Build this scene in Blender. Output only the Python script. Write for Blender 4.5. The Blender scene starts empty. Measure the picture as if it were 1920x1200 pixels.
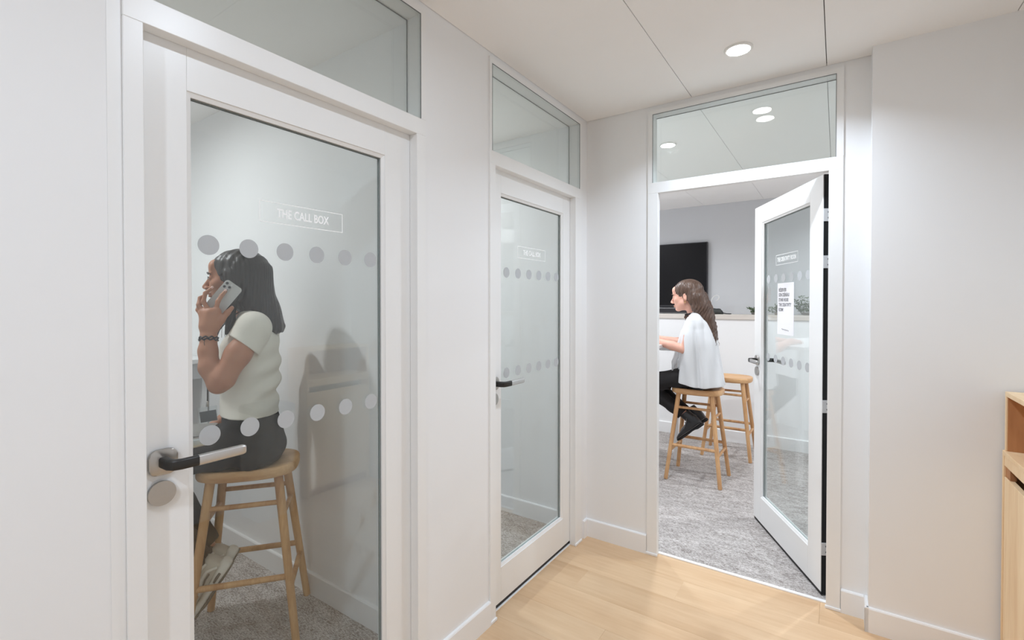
import bpy, bmesh, math, random
import numpy as np
from mathutils import Vector, Matrix, Euler

S = bpy.context.scene
COL = S.collection
R = math.radians
random.seed(7)

# ------------------------------------------------------------------ camera, world, exposure, lights
cam_data = bpy.data.cameras.new('camera')
cam = bpy.data.objects.new('camera', cam_data)
COL.objects.link(cam)
S.camera = cam
cam.location = (1.279, -2.69, 1.44)
cam.rotation_euler = (R(90 - 0.6246), 0, R(34.336))
cam_data.sensor_width = 36
cam_data.lens = 892.72 / 1920 * 36
cam_data.shift_y = -(600 - 577.82) / 1920
cam_data.clip_start = 0.02

W = bpy.data.worlds.new('world')
S.world = W
W.use_nodes = True
W.node_tree.nodes['Background'].inputs[0].default_value = (1, 0.98, 0.95, 1)
W.node_tree.nodes['Background'].inputs[1].default_value = 0.3

S.view_settings.view_transform = 'Standard'
S.view_settings.look = 'None'
S.view_settings.gamma = 1
S.view_settings.use_curve_mapping = False
S.view_settings.exposure = 0.21
S.cycles.use_denoising = True
S.cycles.max_bounces = 16
S.cycles.diffuse_bounces = 7
S.cycles.glossy_bounces = 6
S.cycles.transmission_bounces = 8
S.cycles.transparent_max_bounces = 32
S.cycles.sample_clamp_indirect = 6
S.cycles.caustics_reflective = False
S.cycles.caustics_refractive = False

CEIL = 2.553
BOOTH_CEIL = 2.59


def area_lamp(name, loc, power, size=0.09, spread=125, col=(1, .97, .93)):
    d = bpy.data.lights.new(name, 'AREA')
    d.shape = 'DISK'
    d.size = size
    d.energy = power
    d.spread = R(spread)
    d.color = col
    o = bpy.data.objects.new(name, d)
    COL.objects.link(o)
    o.location = loc
    return o


WARM = (.745, .858, 1)
NEUT = (.89, .94, 1)
BOOTH = (.98, .98, 1)
# (x, y, ceiling z, power, spread, colour, place words)
DOWNLIGHTS = [
    (0.915, -0.40, CEIL, 10.2, 135, WARM, 'over the corridor in front of the open door'),
    (0.915, -1.90, CEIL, 5.8, 172, WARM, 'over the corridor nearest the viewer'),
    (0.915, -3.60, CEIL, 18, 172, WARM, 'over the corridor far behind the viewer'),
    (0.290, 0.70, CEIL, 12, 160, NEUT, 'over the carpet just inside the open door'),
    (1.95, 1.75, CEIL, 19, 160, NEUT, 'added out of view to brighten the right side of the creativity room'),  # extra room lamp, added where the camera cannot see it
    (-0.85, 1.6, CEIL, 17.5, 160, NEUT, 'added out of view to brighten the desk side of the creativity room'),  # second added room lamp, unseen left of the doorway
    (-1.50, -2.25, BOOTH_CEIL, 11, 172, BOOTH, 'over the stool in the near call booth'),
    (-1.20, -0.66, CEIL, 9.5, 170, BOOTH, 'in the far call booth'),
]
for x, y, z, p, sp, c, words in DOWNLIGHTS:
    area_lamp('downlight_beam', (x, y, z - .014), p, .088, sp, c)


# ------------------------------------------------------------------ material helpers
def lin(c):
    return tuple((v / 255 / 12.92) if v / 255 <= .04045 else ((v / 255 + .055) / 1.055) ** 2.4 for v in c)


def new_mat(name):
    m = bpy.data.materials.new(name)
    m.use_nodes = True
    nt = m.node_tree
    b = nt.nodes['Principled BSDF']
    return m, nt, b


def node(nt, t, **kw):
    n = nt.nodes.new(t)
    for k, v in kw.items():
        setattr(n, k, v)
    return n


def plain(name, srgb, rough=.5, metal=0., noise=0.03, scale=30, bump=0., bscale=300, spec=.5, sub=0.):
    """procedural paint / plastic / metal: slight colour noise and fine relief"""
    m, nt, b = new_mat(name)
    c = lin(srgb)
    tc = node(nt, 'ShaderNodeTexCoord')
    nz = node(nt, 'ShaderNodeTexNoise')
    nz.inputs['Scale'].default_value = scale
    nz.inputs['Detail'].default_value = 4
    nt.links.new(tc.outputs['Object'], nz.inputs['Vector'])
    mix = node(nt, 'ShaderNodeMix', data_type='RGBA')
    mix.inputs[6].default_value = (*[v * (1 - noise) for v in c], 1)
    mix.inputs[7].default_value = (*[min(1, v * (1 + noise)) for v in c], 1)
    nt.links.new(nz.outputs['Fac'], mix.inputs[0])
    nt.links.new(mix.outputs[2], b.inputs['Base Color'])
    b.inputs['Roughness'].default_value = rough
    b.inputs['Metallic'].default_value = metal
    b.inputs['Specular IOR Level'].default_value = spec
    if sub:
        b.inputs['Subsurface Weight'].default_value = sub
        b.inputs['Subsurface Radius'].default_value = (.012, .005, .003)
    if bump:
        n2 = node(nt, 'ShaderNodeTexNoise')
        n2.inputs['Scale'].default_value = bscale
        n2.inputs['Detail'].default_value = 3
        nt.links.new(tc.outputs['Object'], n2.inputs['Vector'])
        bp = node(nt, 'ShaderNodeBump')
        bp.inputs['Strength'].default_value = bump
        bp.inputs['Distance'].default_value = .002
        nt.links.new(n2.outputs['Fac'], bp.inputs['Height'])
        nt.links.new(bp.outputs['Normal'], b.inputs['Normal'])
    return m


def glass_mat(name, tint):
    """thin architectural glass: tinted see-through pane with mirror reflection by angle"""
    m = bpy.data.materials.new(name)
    m.use_nodes = True
    nt = m.node_tree
    nt.nodes.remove(nt.nodes['Principled BSDF'])
    out = nt.nodes['Material Output']
    geo = node(nt, 'ShaderNodeNewGeometry')
    dot = node(nt, 'ShaderNodeVectorMath', operation='DOT_PRODUCT')
    nt.links.new(geo.outputs['Incoming'], dot.inputs[0])
    nt.links.new(geo.outputs['Normal'], dot.inputs[1])
    ab = node(nt, 'ShaderNodeMath', operation='ABSOLUTE')
    nt.links.new(dot.outputs['Value'], ab.inputs[0])
    inv = node(nt, 'ShaderNodeMath', operation='SUBTRACT')
    inv.inputs[0].default_value = 1
    nt.links.new(ab.outputs[0], inv.inputs[1])
    pw = node(nt, 'ShaderNodeMath', operation='POWER')
    pw.inputs[1].default_value = 5
    nt.links.new(inv.outputs[0], pw.inputs[0])
    mad = node(nt, 'ShaderNodeMath', operation='MULTIPLY_ADD')
    mad.inputs[1].default_value = .955
    mad.inputs[2].default_value = .045
    nt.links.new(pw.outputs[0], mad.inputs[0])
    tr = node(nt, 'ShaderNodeBsdfTransparent')
    tr.inputs['Color'].default_value = (*tint, 1)
    gl = node(nt, 'ShaderNodeBsdfGlossy')
    gl.inputs['Roughness'].default_value = 0.0
    gl.inputs['Color'].default_value = (1, 1, 1, 1)
    mx = node(nt, 'ShaderNodeMixShader')
    nt.links.new(mad.outputs[0], mx.inputs[0])
    nt.links.new(tr.outputs[0], mx.inputs[1])
    nt.links.new(gl.outputs[0], mx.inputs[2])
    nt.links.new(mx.outputs[0], out.inputs['Surface'])
    return m


def emit_mat(name, col, strength):
    m, nt, b = new_mat(name)
    b.inputs['Base Color'].default_value = (.9, .9, .9, 1)
    b.inputs['Emission Color'].default_value = (*col, 1)
    b.inputs['Emission Strength'].default_value = strength
    return m


def wood_mat(name, dark, light, rough=.45, axis=0, scale=9, rnd=0.0, coord='Object', stretch=.12, spec=.4):
    """wood grain stretched along one local axis; rnd tints each object on its own"""
    m, nt, b = new_mat(name)
    tc = node(nt, 'ShaderNodeTexCoord')
    mp = node(nt, 'ShaderNodeMapping')
    sc = [1, 1, 1]
    sc[axis] = stretch
    mp.inputs['Scale'].default_value = sc
    oi = node(nt, 'ShaderNodeObjectInfo')
    cmb = node(nt, 'ShaderNodeCombineXYZ')
    mul = node(nt, 'ShaderNodeMath', operation='MULTIPLY')
    mul.inputs[1].default_value = 37.0
    nt.links.new(oi.outputs['Random'], mul.inputs[0])
    for i in range(3):
        nt.links.new(mul.outputs[0], cmb.inputs[i])
    nt.links.new(tc.outputs[coord], mp.inputs['Vector'])
    add = node(nt, 'ShaderNodeVectorMath', operation='ADD')
    nt.links.new(mp.outputs[0], add.inputs[0])
    nt.links.new(cmb.outputs[0], add.inputs[1])
    n1 = node(nt, 'ShaderNodeTexNoise')
    n1.inputs['Scale'].default_value = scale
    n1.inputs['Detail'].default_value = 6
    n1.inputs['Roughness'].default_value = .55
    n1.inputs['Distortion'].default_value = .6
    nt.links.new(add.outputs[0], n1.inputs['Vector'])
    n2 = node(nt, 'ShaderNodeTexNoise')
    n2.inputs['Scale'].default_value = scale * 9
    n2.inputs['Detail'].default_value = 3
    nt.links.new(add.outputs[0], n2.inputs['Vector'])
    mm = node(nt, 'ShaderNodeMath', operation='MULTIPLY_ADD')
    mm.inputs[1].default_value = .3
    nt.links.new(n2.outputs['Fac'], mm.inputs[0])
    nt.links.new(n1.outputs['Fac'], mm.inputs[2])
    ra = node(nt, 'ShaderNodeMapRange')
    ra.inputs['From Min'].default_value = .42
    ra.inputs['From Max'].default_value = .88
    nt.links.new(mm.outputs[0], ra.inputs['Value'])
    mix = node(nt, 'ShaderNodeMix', data_type='RGBA')
    mix.inputs[6].default_value = (*lin(dark), 1)
    mix.inputs[7].default_value = (*lin(light), 1)
    nt.links.new(ra.outputs[0], mix.inputs[0])
    last = mix.outputs[2]
    if rnd:
        hs = node(nt, 'ShaderNodeHueSaturation')
        mr = node(nt, 'ShaderNodeMapRange')
        mr.inputs['To Min'].default_value = 1 - rnd
        mr.inputs['To Max'].default_value = 1 + rnd
        nt.links.new(oi.outputs['Random'], mr.inputs['Value'])
        nt.links.new(mr.outputs[0], hs.inputs['Value'])
        nt.links.new(last, hs.inputs['Color'])
        last = hs.outputs[0]
    nt.links.new(last, b.inputs['Base Color'])
    b.inputs['Roughness'].default_value = rough
    b.inputs['Specular IOR Level'].default_value = spec
    bp = node(nt, 'ShaderNodeBump')
    bp.inputs['Strength'].default_value = .12
    bp.inputs['Distance'].default_value = .001
    nt.links.new(n2.outputs['Fac'], bp.inputs['Height'])
    nt.links.new(bp.outputs['Normal'], b.inputs['Normal'])
    return m


def carpet_mat():
    m, nt, b = new_mat('grey_loop_carpet')
    tc = node(nt, 'ShaderNodeTexCoord')
    def noise(scale, detail, sx=1, sy=1):
        mp = node(nt, 'ShaderNodeMapping')
        mp.inputs['Scale'].default_value = (sx, sy, 1)
        nt.links.new(tc.outputs['Object'], mp.inputs['Vector'])
        n = node(nt, 'ShaderNodeTexNoise')
        n.inputs['Scale'].default_value = scale
        n.inputs['Detail'].default_value = detail
        nt.links.new(mp.outputs[0], n.inputs['Vector'])
        return n
    fine = noise(330, 2)
    dash = noise(130, 3, .5, 1.5)
    blot = noise(16, 4, .6, 1.5)
    a = node(nt, 'ShaderNodeMath', operation='MULTIPLY_ADD')
    a.inputs[1].default_value = .9
    nt.links.new(fine.outputs['Fac'], a.inputs[0])
    nt.links.new(dash.outputs['Fac'], a.inputs[2])
    a2 = node(nt, 'ShaderNodeMath', operation='MULTIPLY_ADD')
    a2.inputs[1].default_value = .45
    nt.links.new(blot.outputs['Fac'], a2.inputs[0])
    nt.links.new(a.outputs[0], a2.inputs[2])
    mr = node(nt, 'ShaderNodeMapRange')
    mr.inputs['From Min'].default_value = .93
    mr.inputs['From Max'].default_value = 1.42
    nt.links.new(a2.outputs[0], mr.inputs['Value'])
    mix = node(nt, 'ShaderNodeMix', data_type='RGBA')
    mix.inputs[6].default_value = (*lin((126, 117, 111)), 1)
    mix.inputs[7].default_value = (*lin((218, 213, 210)), 1)
    nt.links.new(mr.outputs[0], mix.inputs[0])
    nt.links.new(mix.outputs[2], b.inputs['Base Color'])
    b.inputs['Roughness'].default_value = .95
    b.inputs['Specular IOR Level'].default_value = .15
    bp = node(nt, 'ShaderNodeBump')
    bp.inputs['Strength'].default_value = .6
    bp.inputs['Distance'].default_value = .004
    nt.links.new(a.outputs[0], bp.inputs['Height'])
    nt.links.new(bp.outputs['Normal'], b.inputs['Normal'])
    return m


M = dict(
    wall=plain('wall_paint_white', (238, 238, 238), .75, noise=.012, scale=2.5, bump=.04, bscale=220, spec=.3),
    room_wall=plain('wall_paint_cool_white', (240, 240, 240), .75, noise=.012, scale=2.5, bump=.04, bscale=220, spec=.3),
    grey_wall=plain('wall_even_grey', (205, 206, 208), .8, noise=.015, scale=2, bump=.1, bscale=220, spec=.3),  # one even light grey, upper rear wall and counter apron
    frame=plain('white_lacquer', (238, 238, 237), .32, noise=.008, scale=6, bump=.02, bscale=120),
    skirting=plain('skirting_white', (240, 240, 240), .4, noise=.008, scale=6),
    ceil=plain('ceiling_tile_white', (248, 246, 244), .9, noise=.015, scale=5, bump=.25, bscale=500, spec=.2),
    gap=plain('joint_grey', (96, 90, 84), .9),  # grey backing that shows as dark ceiling joints
    wood_gap=plain('plank_joint_brown', (150, 112, 78), .9),
    glass=glass_mat('door_glass', (.940, .972, .970)),
    pane=glass_mat('transom_glass', (.970, .988, .983)),
    gasket=plain('grey_gasket', (124, 128, 128), .6),
    black=plain('black_rubber', (30, 30, 31), .55, noise=.2, scale=60),
    metal=plain('satin_nickel', (186, 183, 179), .33, metal=1., noise=.03, scale=200),
    silver=plain('satin_aluminium', (205, 204, 203), .3, metal=1., noise=.02, scale=300),
    dark=plain('black_lever', (38, 36, 34), .35, noise=.05),
    hinge=plain('white_hinge', (226, 226, 226), .4),
    screw=plain('screw_grey', (120, 120, 120), .4, metal=1.),
    frost=plain('frosted_film', (184, 187, 189), .6, noise=.01),
    white_vinyl=plain('white_vinyl', (252, 254, 254), .5, noise=.005),
    paper=plain('paper_white', (240, 239, 243), .7, noise=.006),
    ink=plain('ink_dark', (52, 50, 54), .7),
    plank=wood_mat('oak_plank', (200, 164, 126), (224, 195, 160), .42, axis=0, scale=6, rnd=.045, stretch=.10),
    stool=wood_mat('stool_oak', (178, 128, 84), (222, 178, 130), .42, axis=2, scale=14, stretch=.15),
    seatwood=wood_mat('stool_seat_oak', (188, 138, 92), (226, 184, 136), .42, axis=0, scale=14, stretch=.15),
    pine=wood_mat('pine_ply', (228, 192, 148), (246, 220, 182), .5, axis=2, scale=10, stretch=.12),
    pine_dark=wood_mat('pine_ply_shaded', (166, 112, 72), (200, 146, 100), .5, axis=2, scale=7, stretch=.2),  # browner copy of the pine, shade put into its colour
    ledge=wood_mat('ledge_board', (206, 197, 188), (226, 220, 213), .5, axis=0, scale=8, stretch=.1),
    carpet=carpet_mat(),
    tv=plain('screen_black', (14, 12, 15), .35, noise=.05, spec=.2),
    tv_frame=plain('screen_frame', (40, 38, 42), .35),
    plastic_grey=plain('plastic_grey', (120, 120, 122), .5),
    white_plastic=plain('white_plastic', (232, 231, 228), .4),
    lamp=emit_mat('lamp_diffuser', (1, .98, .95), 26),
    desk=plain('desk_white', (233, 233, 233), .45),
    leaf=plain('leaf_green', (96, 112, 84), .6, noise=.35, scale=40),
    bin_lid=plain('bin_lid_grey', (104, 108, 118), .5),
)


# ------------------------------------------------------------------ geometry helpers
class B:
    """collects shapes into ONE mesh object"""
    def __init__(self):
        self.bm = bmesh.new()

    def box(self, x0, x1, y0, y1, z0, z1, bev=0., seg=2):
        ps = [(x0, y0, z0), (x1, y0, z0), (x1, y1, z0), (x0, y1, z0), (x0, y0, z1), (x1, y0, z1), (x1, y1, z1), (x0, y1, z1)]
        v = [self.bm.verts.new(p) for p in ps]
        fs = [self.bm.faces.new([v[i] for i in q]) for q in
              ((0, 3, 2, 1), (4, 5, 6, 7), (0, 1, 5, 4), (1, 2, 6, 5), (2, 3, 7, 6), (3, 0, 4, 7))]
        if bev:
            es = list({e for f in fs for e in f.edges})
            bmesh.ops.bevel(self.bm, geom=es, offset=bev, segments=seg, affect='EDGES', profile=.5)
        return self

    def ring_loft(self, rings, cap=True, closed=True):
        vs = [[self.bm.verts.new(p) for p in r] for r in rings]
        n = len(vs[0])
        for a, b in zip(vs[:-1], vs[1:]):
            for i in range(n if closed else n - 1):
                j = (i + 1) % n
                self.bm.faces.new((a[i], a[j], b[j], b[i]))
        if cap:
            self.bm.faces.new(vs[0][::-1])
            self.bm.faces.new(vs[-1])
        return self

    def rod(self, p0, p1, r0, r1=None, n=16):
        r1 = r0 if r1 is None else r1
        p0, p1 = Vector(p0), Vector(p1)
        d = (p1 - p0).normalized()
        a = d.orthogonal().normalized()
        b = d.cross(a)
        def ring(p, r):
            return [p + (a * math.cos(t) + b * math.sin(t)) * r for t in [2 * math.pi * i / n for i in range(n)]]
        e = min(r0, r1) * .25
        return self.ring_loft([ring(p0, r0 - e), ring(p0 + d * e, r0), ring(p1 - d * e, r1), ring(p1, r1 - e)])

    def tube(self, pts, r, n=8):
        pts = [Vector(p) for p in pts]
        rs = r if hasattr(r, '__len__') else [r] * len(pts)
        rings = []
        up = None
        for i, p in enumerate(pts):
            d = (pts[min(i + 1, len(pts) - 1)] - pts[max(i - 1, 0)]).normalized()
            if up is None:
                up = d.orthogonal().normalized()
            up = (up - d * up.dot(d)).normalized()
            b = d.cross(up)
            rings.append([p + (up * math.cos(t) + b * math.sin(t)) * rs[i] for t in [2 * math.pi * k / n for k in range(n)]])
        return self.ring_loft(rings)

    def prism(self, poly, axis, a0, a1, bev=0.):
        """extrude a 2-D polygon along an axis ('x','y','z')"""
        def P(u, v, w):
            return {'x': (w, u, v), 'y': (u, w, v), 'z': (u, v, w)}[axis]
        v0 = [self.bm.verts.new(P(u, v, a0)) for u, v in poly]
        v1 = [self.bm.verts.new(P(u, v, a1)) for u, v in poly]
        n = len(poly)
        fs = [self.bm.faces.new(v0[::-1]), self.bm.faces.new(v1)]
        for i in range(n):
            fs.append(self.bm.faces.new((v0[i], v0[(i + 1) % n], v1[(i + 1) % n], v1[i])))
        if bev:
            es = [e for f in fs[:2] for e in f.edges]
            bmesh.ops.bevel(self.bm, geom=es, offset=bev, segments=2, affect='EDGES', profile=.5)
        return self

    def make(self, name, mat, parent=None, smooth=False, loc=None, rot=None):
        bmesh.ops.recalc_face_normals(self.bm, faces=self.bm.faces)
        me = bpy.data.meshes.new(name)
        self.bm.to_mesh(me)
        self.bm.free()
        return link(name, me, mat, parent, smooth, loc, rot)


def link(name, me, mat, parent=None, smooth=False, loc=None, rot=None):
    if mat is not None:
        me.materials.clear()
        me.materials.append(mat)
    if smooth:
        me.shade_smooth() if smooth is True else shade_auto(me, smooth)
    o = bpy.data.objects.new(name, me)
    COL.objects.link(o)
    if parent is not None:
        o.parent = parent
    if loc:
        o.location = loc
    if rot:
        o.rotation_euler = rot
    return o


def shade_auto(me, ang):
    me.shade_smooth()
    bm = bmesh.new()
    bm.from_mesh(me)
    for e in bm.edges:
        if len(e.link_faces) == 2 and e.calc_face_angle(0) > ang:
            e.smooth = False
    bm.to_mesh(me)
    bm.free()


def rrect(w, h, r, n=5):
    """rounded rectangle outline centred on 0"""
    pts = []
    for cx, cy, a0 in ((w / 2 - r, h / 2 - r, 0), (-w / 2 + r, h / 2 - r, 90), (-w / 2 + r, -h / 2 + r, 180), (w / 2 - r, -h / 2 + r, 270)):
        for i in range(n + 1):
            a = R(a0 + 90 * i / n)
            pts.append((cx + r * math.cos(a), cy + r * math.sin(a)))
    return pts


def circ(r, n=32):
    return [(r * math.cos(2 * math.pi * i / n), r * math.sin(2 * math.pi * i / n)) for i in range(n)]


def empty(name, loc=(0, 0, 0), rz=0., parent=None):
    o = bpy.data.objects.new(name, None)
    o.empty_display_size = .1
    COL.objects.link(o)
    o.location = loc
    o.rotation_euler = (0, 0, rz)
    if parent:
        o.parent = parent
    return o


def tag(o, label, cat, group=None):
    o['label'] = label
    o['category'] = cat
    if group:
        o['group'] = group
    return o


def struct(o, label, cat):
    o['kind'] = 'structure'
    return tag(o, label, cat)


def copy_thing(root, loc, rz):
    c = root.copy()
    COL.objects.link(c)
    c.location = loc
    c.rotation_euler = (0, 0, rz)
    for ch in root.children:
        d = ch.copy()
        COL.objects.link(d)
        d.parent = c
        for g in ch.children:
            e = g.copy()
            COL.objects.link(e)
            e.parent = d
    return c


def text_mesh(name, s, mat, parent, x0, x1, z0, z1, y, bold=.0, thick=.0006):
    """flat lettering filling the given rectangle on a plane facing local -y"""
    cu = bpy.data.curves.new('text', 'FONT')
    cu.body = s
    cu.size = 1
    cu.offset = bold
    cu.extrude = .0
    cu.resolution_u = 3
    t = bpy.data.objects.new('text', cu)
    COL.objects.link(t)
    dg = bpy.context.evaluated_depsgraph_get()
    dg.update()
    me = bpy.data.meshes.new_from_object(t.evaluated_get(dg))
    bpy.data.objects.remove(t)
    bpy.data.curves.remove(cu)
    xs = [v.co.x for v in me.vertices]
    ys = [v.co.y for v in me.vertices]
    ax, bx, ay, by = min(xs), max(xs), min(ys), max(ys)
    for v in me.vertices:
        v.co = (x0 + (v.co.x - ax) / (bx - ax) * (x1 - x0), y, z0 + (v.co.y - ay) / (by - ay) * (z1 - z0))
    bm = bmesh.new()
    bm.from_mesh(me)
    r = bmesh.ops.extrude_face_region(bm, geom=bm.faces[:])
    for e in r['geom']:
        if isinstance(e, bmesh.types.BMVert):
            e.co.y -= thick
    bmesh.ops.recalc_face_normals(bm, faces=bm.faces)
    bm.to_mesh(me)
    bm.free()
    me.shade_flat()
    return link(name, me, mat, parent)


# ------------------------------------------------------------------ room shell
def wall(name, x0, x1, y0, y1, z0, z1, label, mat='wall'):
    o = B().box(x0, x1, y0, y1, z0, z1).make(name, M[mat])
    return struct(o, label, 'wall')


TH = .075
D1 = dict(f=(-2.312, -1.400), t=(-2.290, -1.423), o=(-2.275, -1.444))
D2 = dict(f=(-1.000, -0.085), t=(-0.985, -0.112), o=(-0.958, -0.165))
D3 = dict(f=(0.383, 1.299), t=(0.410, 1.271), o=(0.441, 1.243))
TOP = 2.65

wall('wall_left', -TH, 0, -5.4, D1['f'][0], 0, TOP, 'white wall left of the near call booth door')
wall('wall_left', -TH, 0, D1['f'][1], D2['f'][0], 0, TOP, 'white wall pier between the two call booth doors')
wall('wall_left', -TH, 0, D2['f'][1], 0, 0, TOP, 'narrow white wall strip between the far call booth door and the corner')
for d, w in ((D1, 'near'), (D2, 'far')):
    wall('wall_left', -TH, 0, d['f'][0], d['f'][1], 2.532, TOP, 'thin white wall strip over the %s call booth transom' % w)
wall('wall_back', -2.5, D3['f'][0], 0, TH, 0, TOP, 'white wall between the corner and the open door')
wall('wall_back', D3['f'][1], 1.40, 0, TH, 0, TOP, 'narrow white wall between the open door and the projecting right wall')
wall('wall_back', D3['f'][0], D3['f'][1], 0, TH, 2.532, TOP, 'thin white wall strip over the transom of the open door')
wall('wall_right', 1.40, 2.70, -.093, TH, 0, TOP, 'projecting white wall at the right beside the wooden cabinet')
wall('wall_right', 2.06, 2.14, -5.4, -.093, 0, TOP, 'white corridor wall behind the wooden cabinet')
wall('wall_front', -TH, 2.14, -5.48, -5.4, 0, TOP, 'white end wall of the corridor behind the viewer')
# call booths
wall('wall_booth', -2.5, -TH, -1.31, -1.23, 0, TOP, 'white partition behind the seated woman between the two call booths', 'room_wall')
wall('wall_booth', -2.58, -2.5, -3.2, TH, 0, TOP, 'white rear wall of the call booths', 'room_wall')
wall('wall_booth', -2.5, -TH, -3.2, -3.12, 0, TOP, 'white side wall of the near call booth', 'room_wall')
# creativity room
wall('wall_rear', -1.5, 2.7, 3.05, 3.13, 1.27, TOP, 'grey upper wall of the creativity room behind the screen', 'grey_wall')
wall('wall_rear', -1.5, 2.7, 2.66, 3.13, 0, 1.27, 'white half height wall under the ledge of the creativity room', 'room_wall')
wall('wall_side', -1.58, -1.5, TH, 3.13, 0, TOP, 'white left wall of the creativity room', 'room_wall')
wall('wall_side', 2.7, 2.78, -.093, 3.13, 0, TOP, 'white right wall of the creativity room', 'room_wall')

# ledge board on the half wall
o = B().box(-1.5, 2.7, 2.645, 3.05, 1.27, 1.318, .004).make('trim_1', M['ledge'])
struct(o, 'pale wooden ledge board on top of the half height wall', 'ledge')

o = B().box(0, .0015, -2.338, D1['f'][0] - .0003, 0, CEIL).make('trim_7', M['frame'])
struct(o, 'narrow white cover strip left of the near call booth frame', 'trim')

# floors -------------------------------------------------------------
fl = B().box(-TH, 2.14, -5.48, .034, -.06, -.014).make('floor', M['wood_gap'])
struct(fl, 'light oak plank floor of the corridor', 'floor')
PW, PL = .192, 1.25
pm = {}
row = 0
y = .030
while y > -5.4:
    off = -.03 - [.0, .47, .83, .21, .62][row % 5] * PL
    x = off
    while x < 2.06:
        a, b = max(x, -.028), min(x + PL, 2.06)
        if b - a > .03:
            key = round(b - a, 3)
            if key not in pm:
                pb = B().box(0, key - .0004, -PW + .0004, 0, -.014, 0, .0005, 1)
                o = pb.make('plank', M['plank'], fl)
                pm[key] = o.data
            else:
                o = link('plank', pm[key], None, fl)
            o.location = (a, y, 0)
        x += PL
    y -= PW
    row += 1
o = B().box(-2.5, -.036, -3.12, -1.31, -.06, .001).make('floor', M['carpet'])
struct(o, 'grey flecked carpet of the near call booth', 'carpet')
o = B().box(-2.5, -.036, -1.23, 0, -.06, .001).make('floor', M['carpet'])
struct(o, 'grey flecked carpet of the far call booth', 'carpet')
o = B().box(-1.5, 2.7, .046, 2.66, -.06, .002).make('floor', M['carpet'])
struct(o, 'pale grey flecked carpet of the creativity room', 'carpet')
for dd, w in ((D1, 'near'), (D2, 'far')):
    o = B().box(-.036, -.027, dd['f'][0], dd['f'][1], -.012, .0035, .001).make('trim_2', M['skirting'])
    struct(o, 'pale threshold strip under the %s call booth door' % w, 'threshold')
o = B().box(D3['o'][0] - .01, D3['o'][1] + .01, .028, .05, -.012, .006, .0015).make('trim_3', M['skirting'])
struct(o, 'white threshold strip between oak floor and carpet', 'threshold')

# ceilings: suspended panels with dark joints ------------------------
ce = B().box(-TH, 2.14, -5.48, TH, CEIL + .012, CEIL + .05).make('ceiling', M['gap'])
struct(ce, 'white panelled corridor ceiling', 'ceiling')
xs = [0.0, .622, 1.2315, 1.841, 2.06]
me_c = {}
for i in range(4):
    for k in range(3):
        w = xs[i + 1] - xs[i]
        y1 = -.001 - k * 1.8
        y0 = max(y1 - 1.8, -5.4)
        if i == 3 or True:
            ytop = y1
            if xs[i] >= 1.2 and k == 0:
                pass
        pb = B().box(xs[i] + .0015, xs[i + 1] - .0015, y0 + .0015, ytop - .0015, CEIL, CEIL + .012, .001, 1)
        pb.make('ceiling_panel', M['ceil'], ce)
ce2 = B().box(-1.5, 2.7, TH, 3.05, CEIL + .012, CEIL + .05).make('ceiling', M['gap'])
struct(ce2, 'white panelled ceiling of the creativity room', 'ceiling')
xr = [-1.5, -1.2, -.59, .02, .622, 1.2315, 1.841, 2.45, 2.7]
for i in range(len(xr) - 1):
    for k in range(2):
        B().box(xr[i] + .001, xr[i + 1] - .001, TH + k * 1.8, min(TH + 1.8 + k * 1.8, 3.05) - .002, CEIL, CEIL + .012, .001, 1).make('ceiling_panel', M['ceil'], ce2)
o = B().box(-2.5, -TH, -3.12, -1.31, BOOTH_CEIL, BOOTH_CEIL + .05).make('ceiling', M['ceil'])
struct(o, 'white ceiling of the near call booth', 'ceiling')
o = B().box(-2.5, -TH, -1.23, 0, CEIL, CEIL + .05).make('ceiling', M['ceil'])
struct(o, 'white ceiling of the far call booth', 'ceiling')


# skirting -----------------------------------------------------------
def skirt(name, p0, p1, n, label, h=.108, t=.013):
    """skirting board from p0 to p1 whose face looks along n, with an eased top edge"""
    p0, p1, n = Vector((*p0, 0)), Vector((*p1, 0)), Vector((*n, 0))
    b = B()
    prof = [(0, 0), (t, 0), (t, h - .006), (t - .003, h - .001), (t - .006, h), (0, h)]
    b.ring_loft([[p + n * u + Vector((0, 0, v)) for u, v in prof] for p in (p0, p1)])
    struct(b.make(name, M['skirting']), label, 'skirting')


skirt('baseboard_left', (0, -5.4), (0, D1['f'][0] - .025), (1, 0), 'white skirting left of the near call booth door')
skirt('baseboard_left', (0, D1['f'][1] + .002), (0, D2['f'][0] - .002), (1, 0), 'white skirting on the pier between the call booth doors')
skirt('baseboard_left', (0, D2['f'][1] + .03), (0, -.013), (1, 0), 'short white skirting in the corner')
skirt('baseboard_back', (0.0, 0), (D3['f'][0] - .002, 0), (0, -1), 'white skirting between the corner and the open door')
skirt('baseboard_back', (D3['f'][1] + .002, 0), (1.40 - .013, 0), (0, -1), 'short white skirting right of the open door')
skirt('baseboard_right', (1.40, -.106), (1.40, 0), (-1, 0), 'white skirting return on the projecting right wall')
skirt('baseboard_right', (1.387, -.093), (1.80, -.093), (0, -1), 'white skirting along the projecting right wall')
skirt('baseboard_booth', (-2.5, -1.31), (-TH, -1.31), (0, -1), 'white skirting behind the stool in the near call booth')
skirt('baseboard_booth', (-2.5, 0), (-TH, 0), (0, -1), 'white skirting in the far call booth')
skirt('baseboard_rear', (-1.5, 2.66), (2.7, 2.66), (0, -1), 'white skirting along the half height wall of the creativity room', .12, .014)
for p, w in (((0, -1.0), 'pier'),):
    pass


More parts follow.
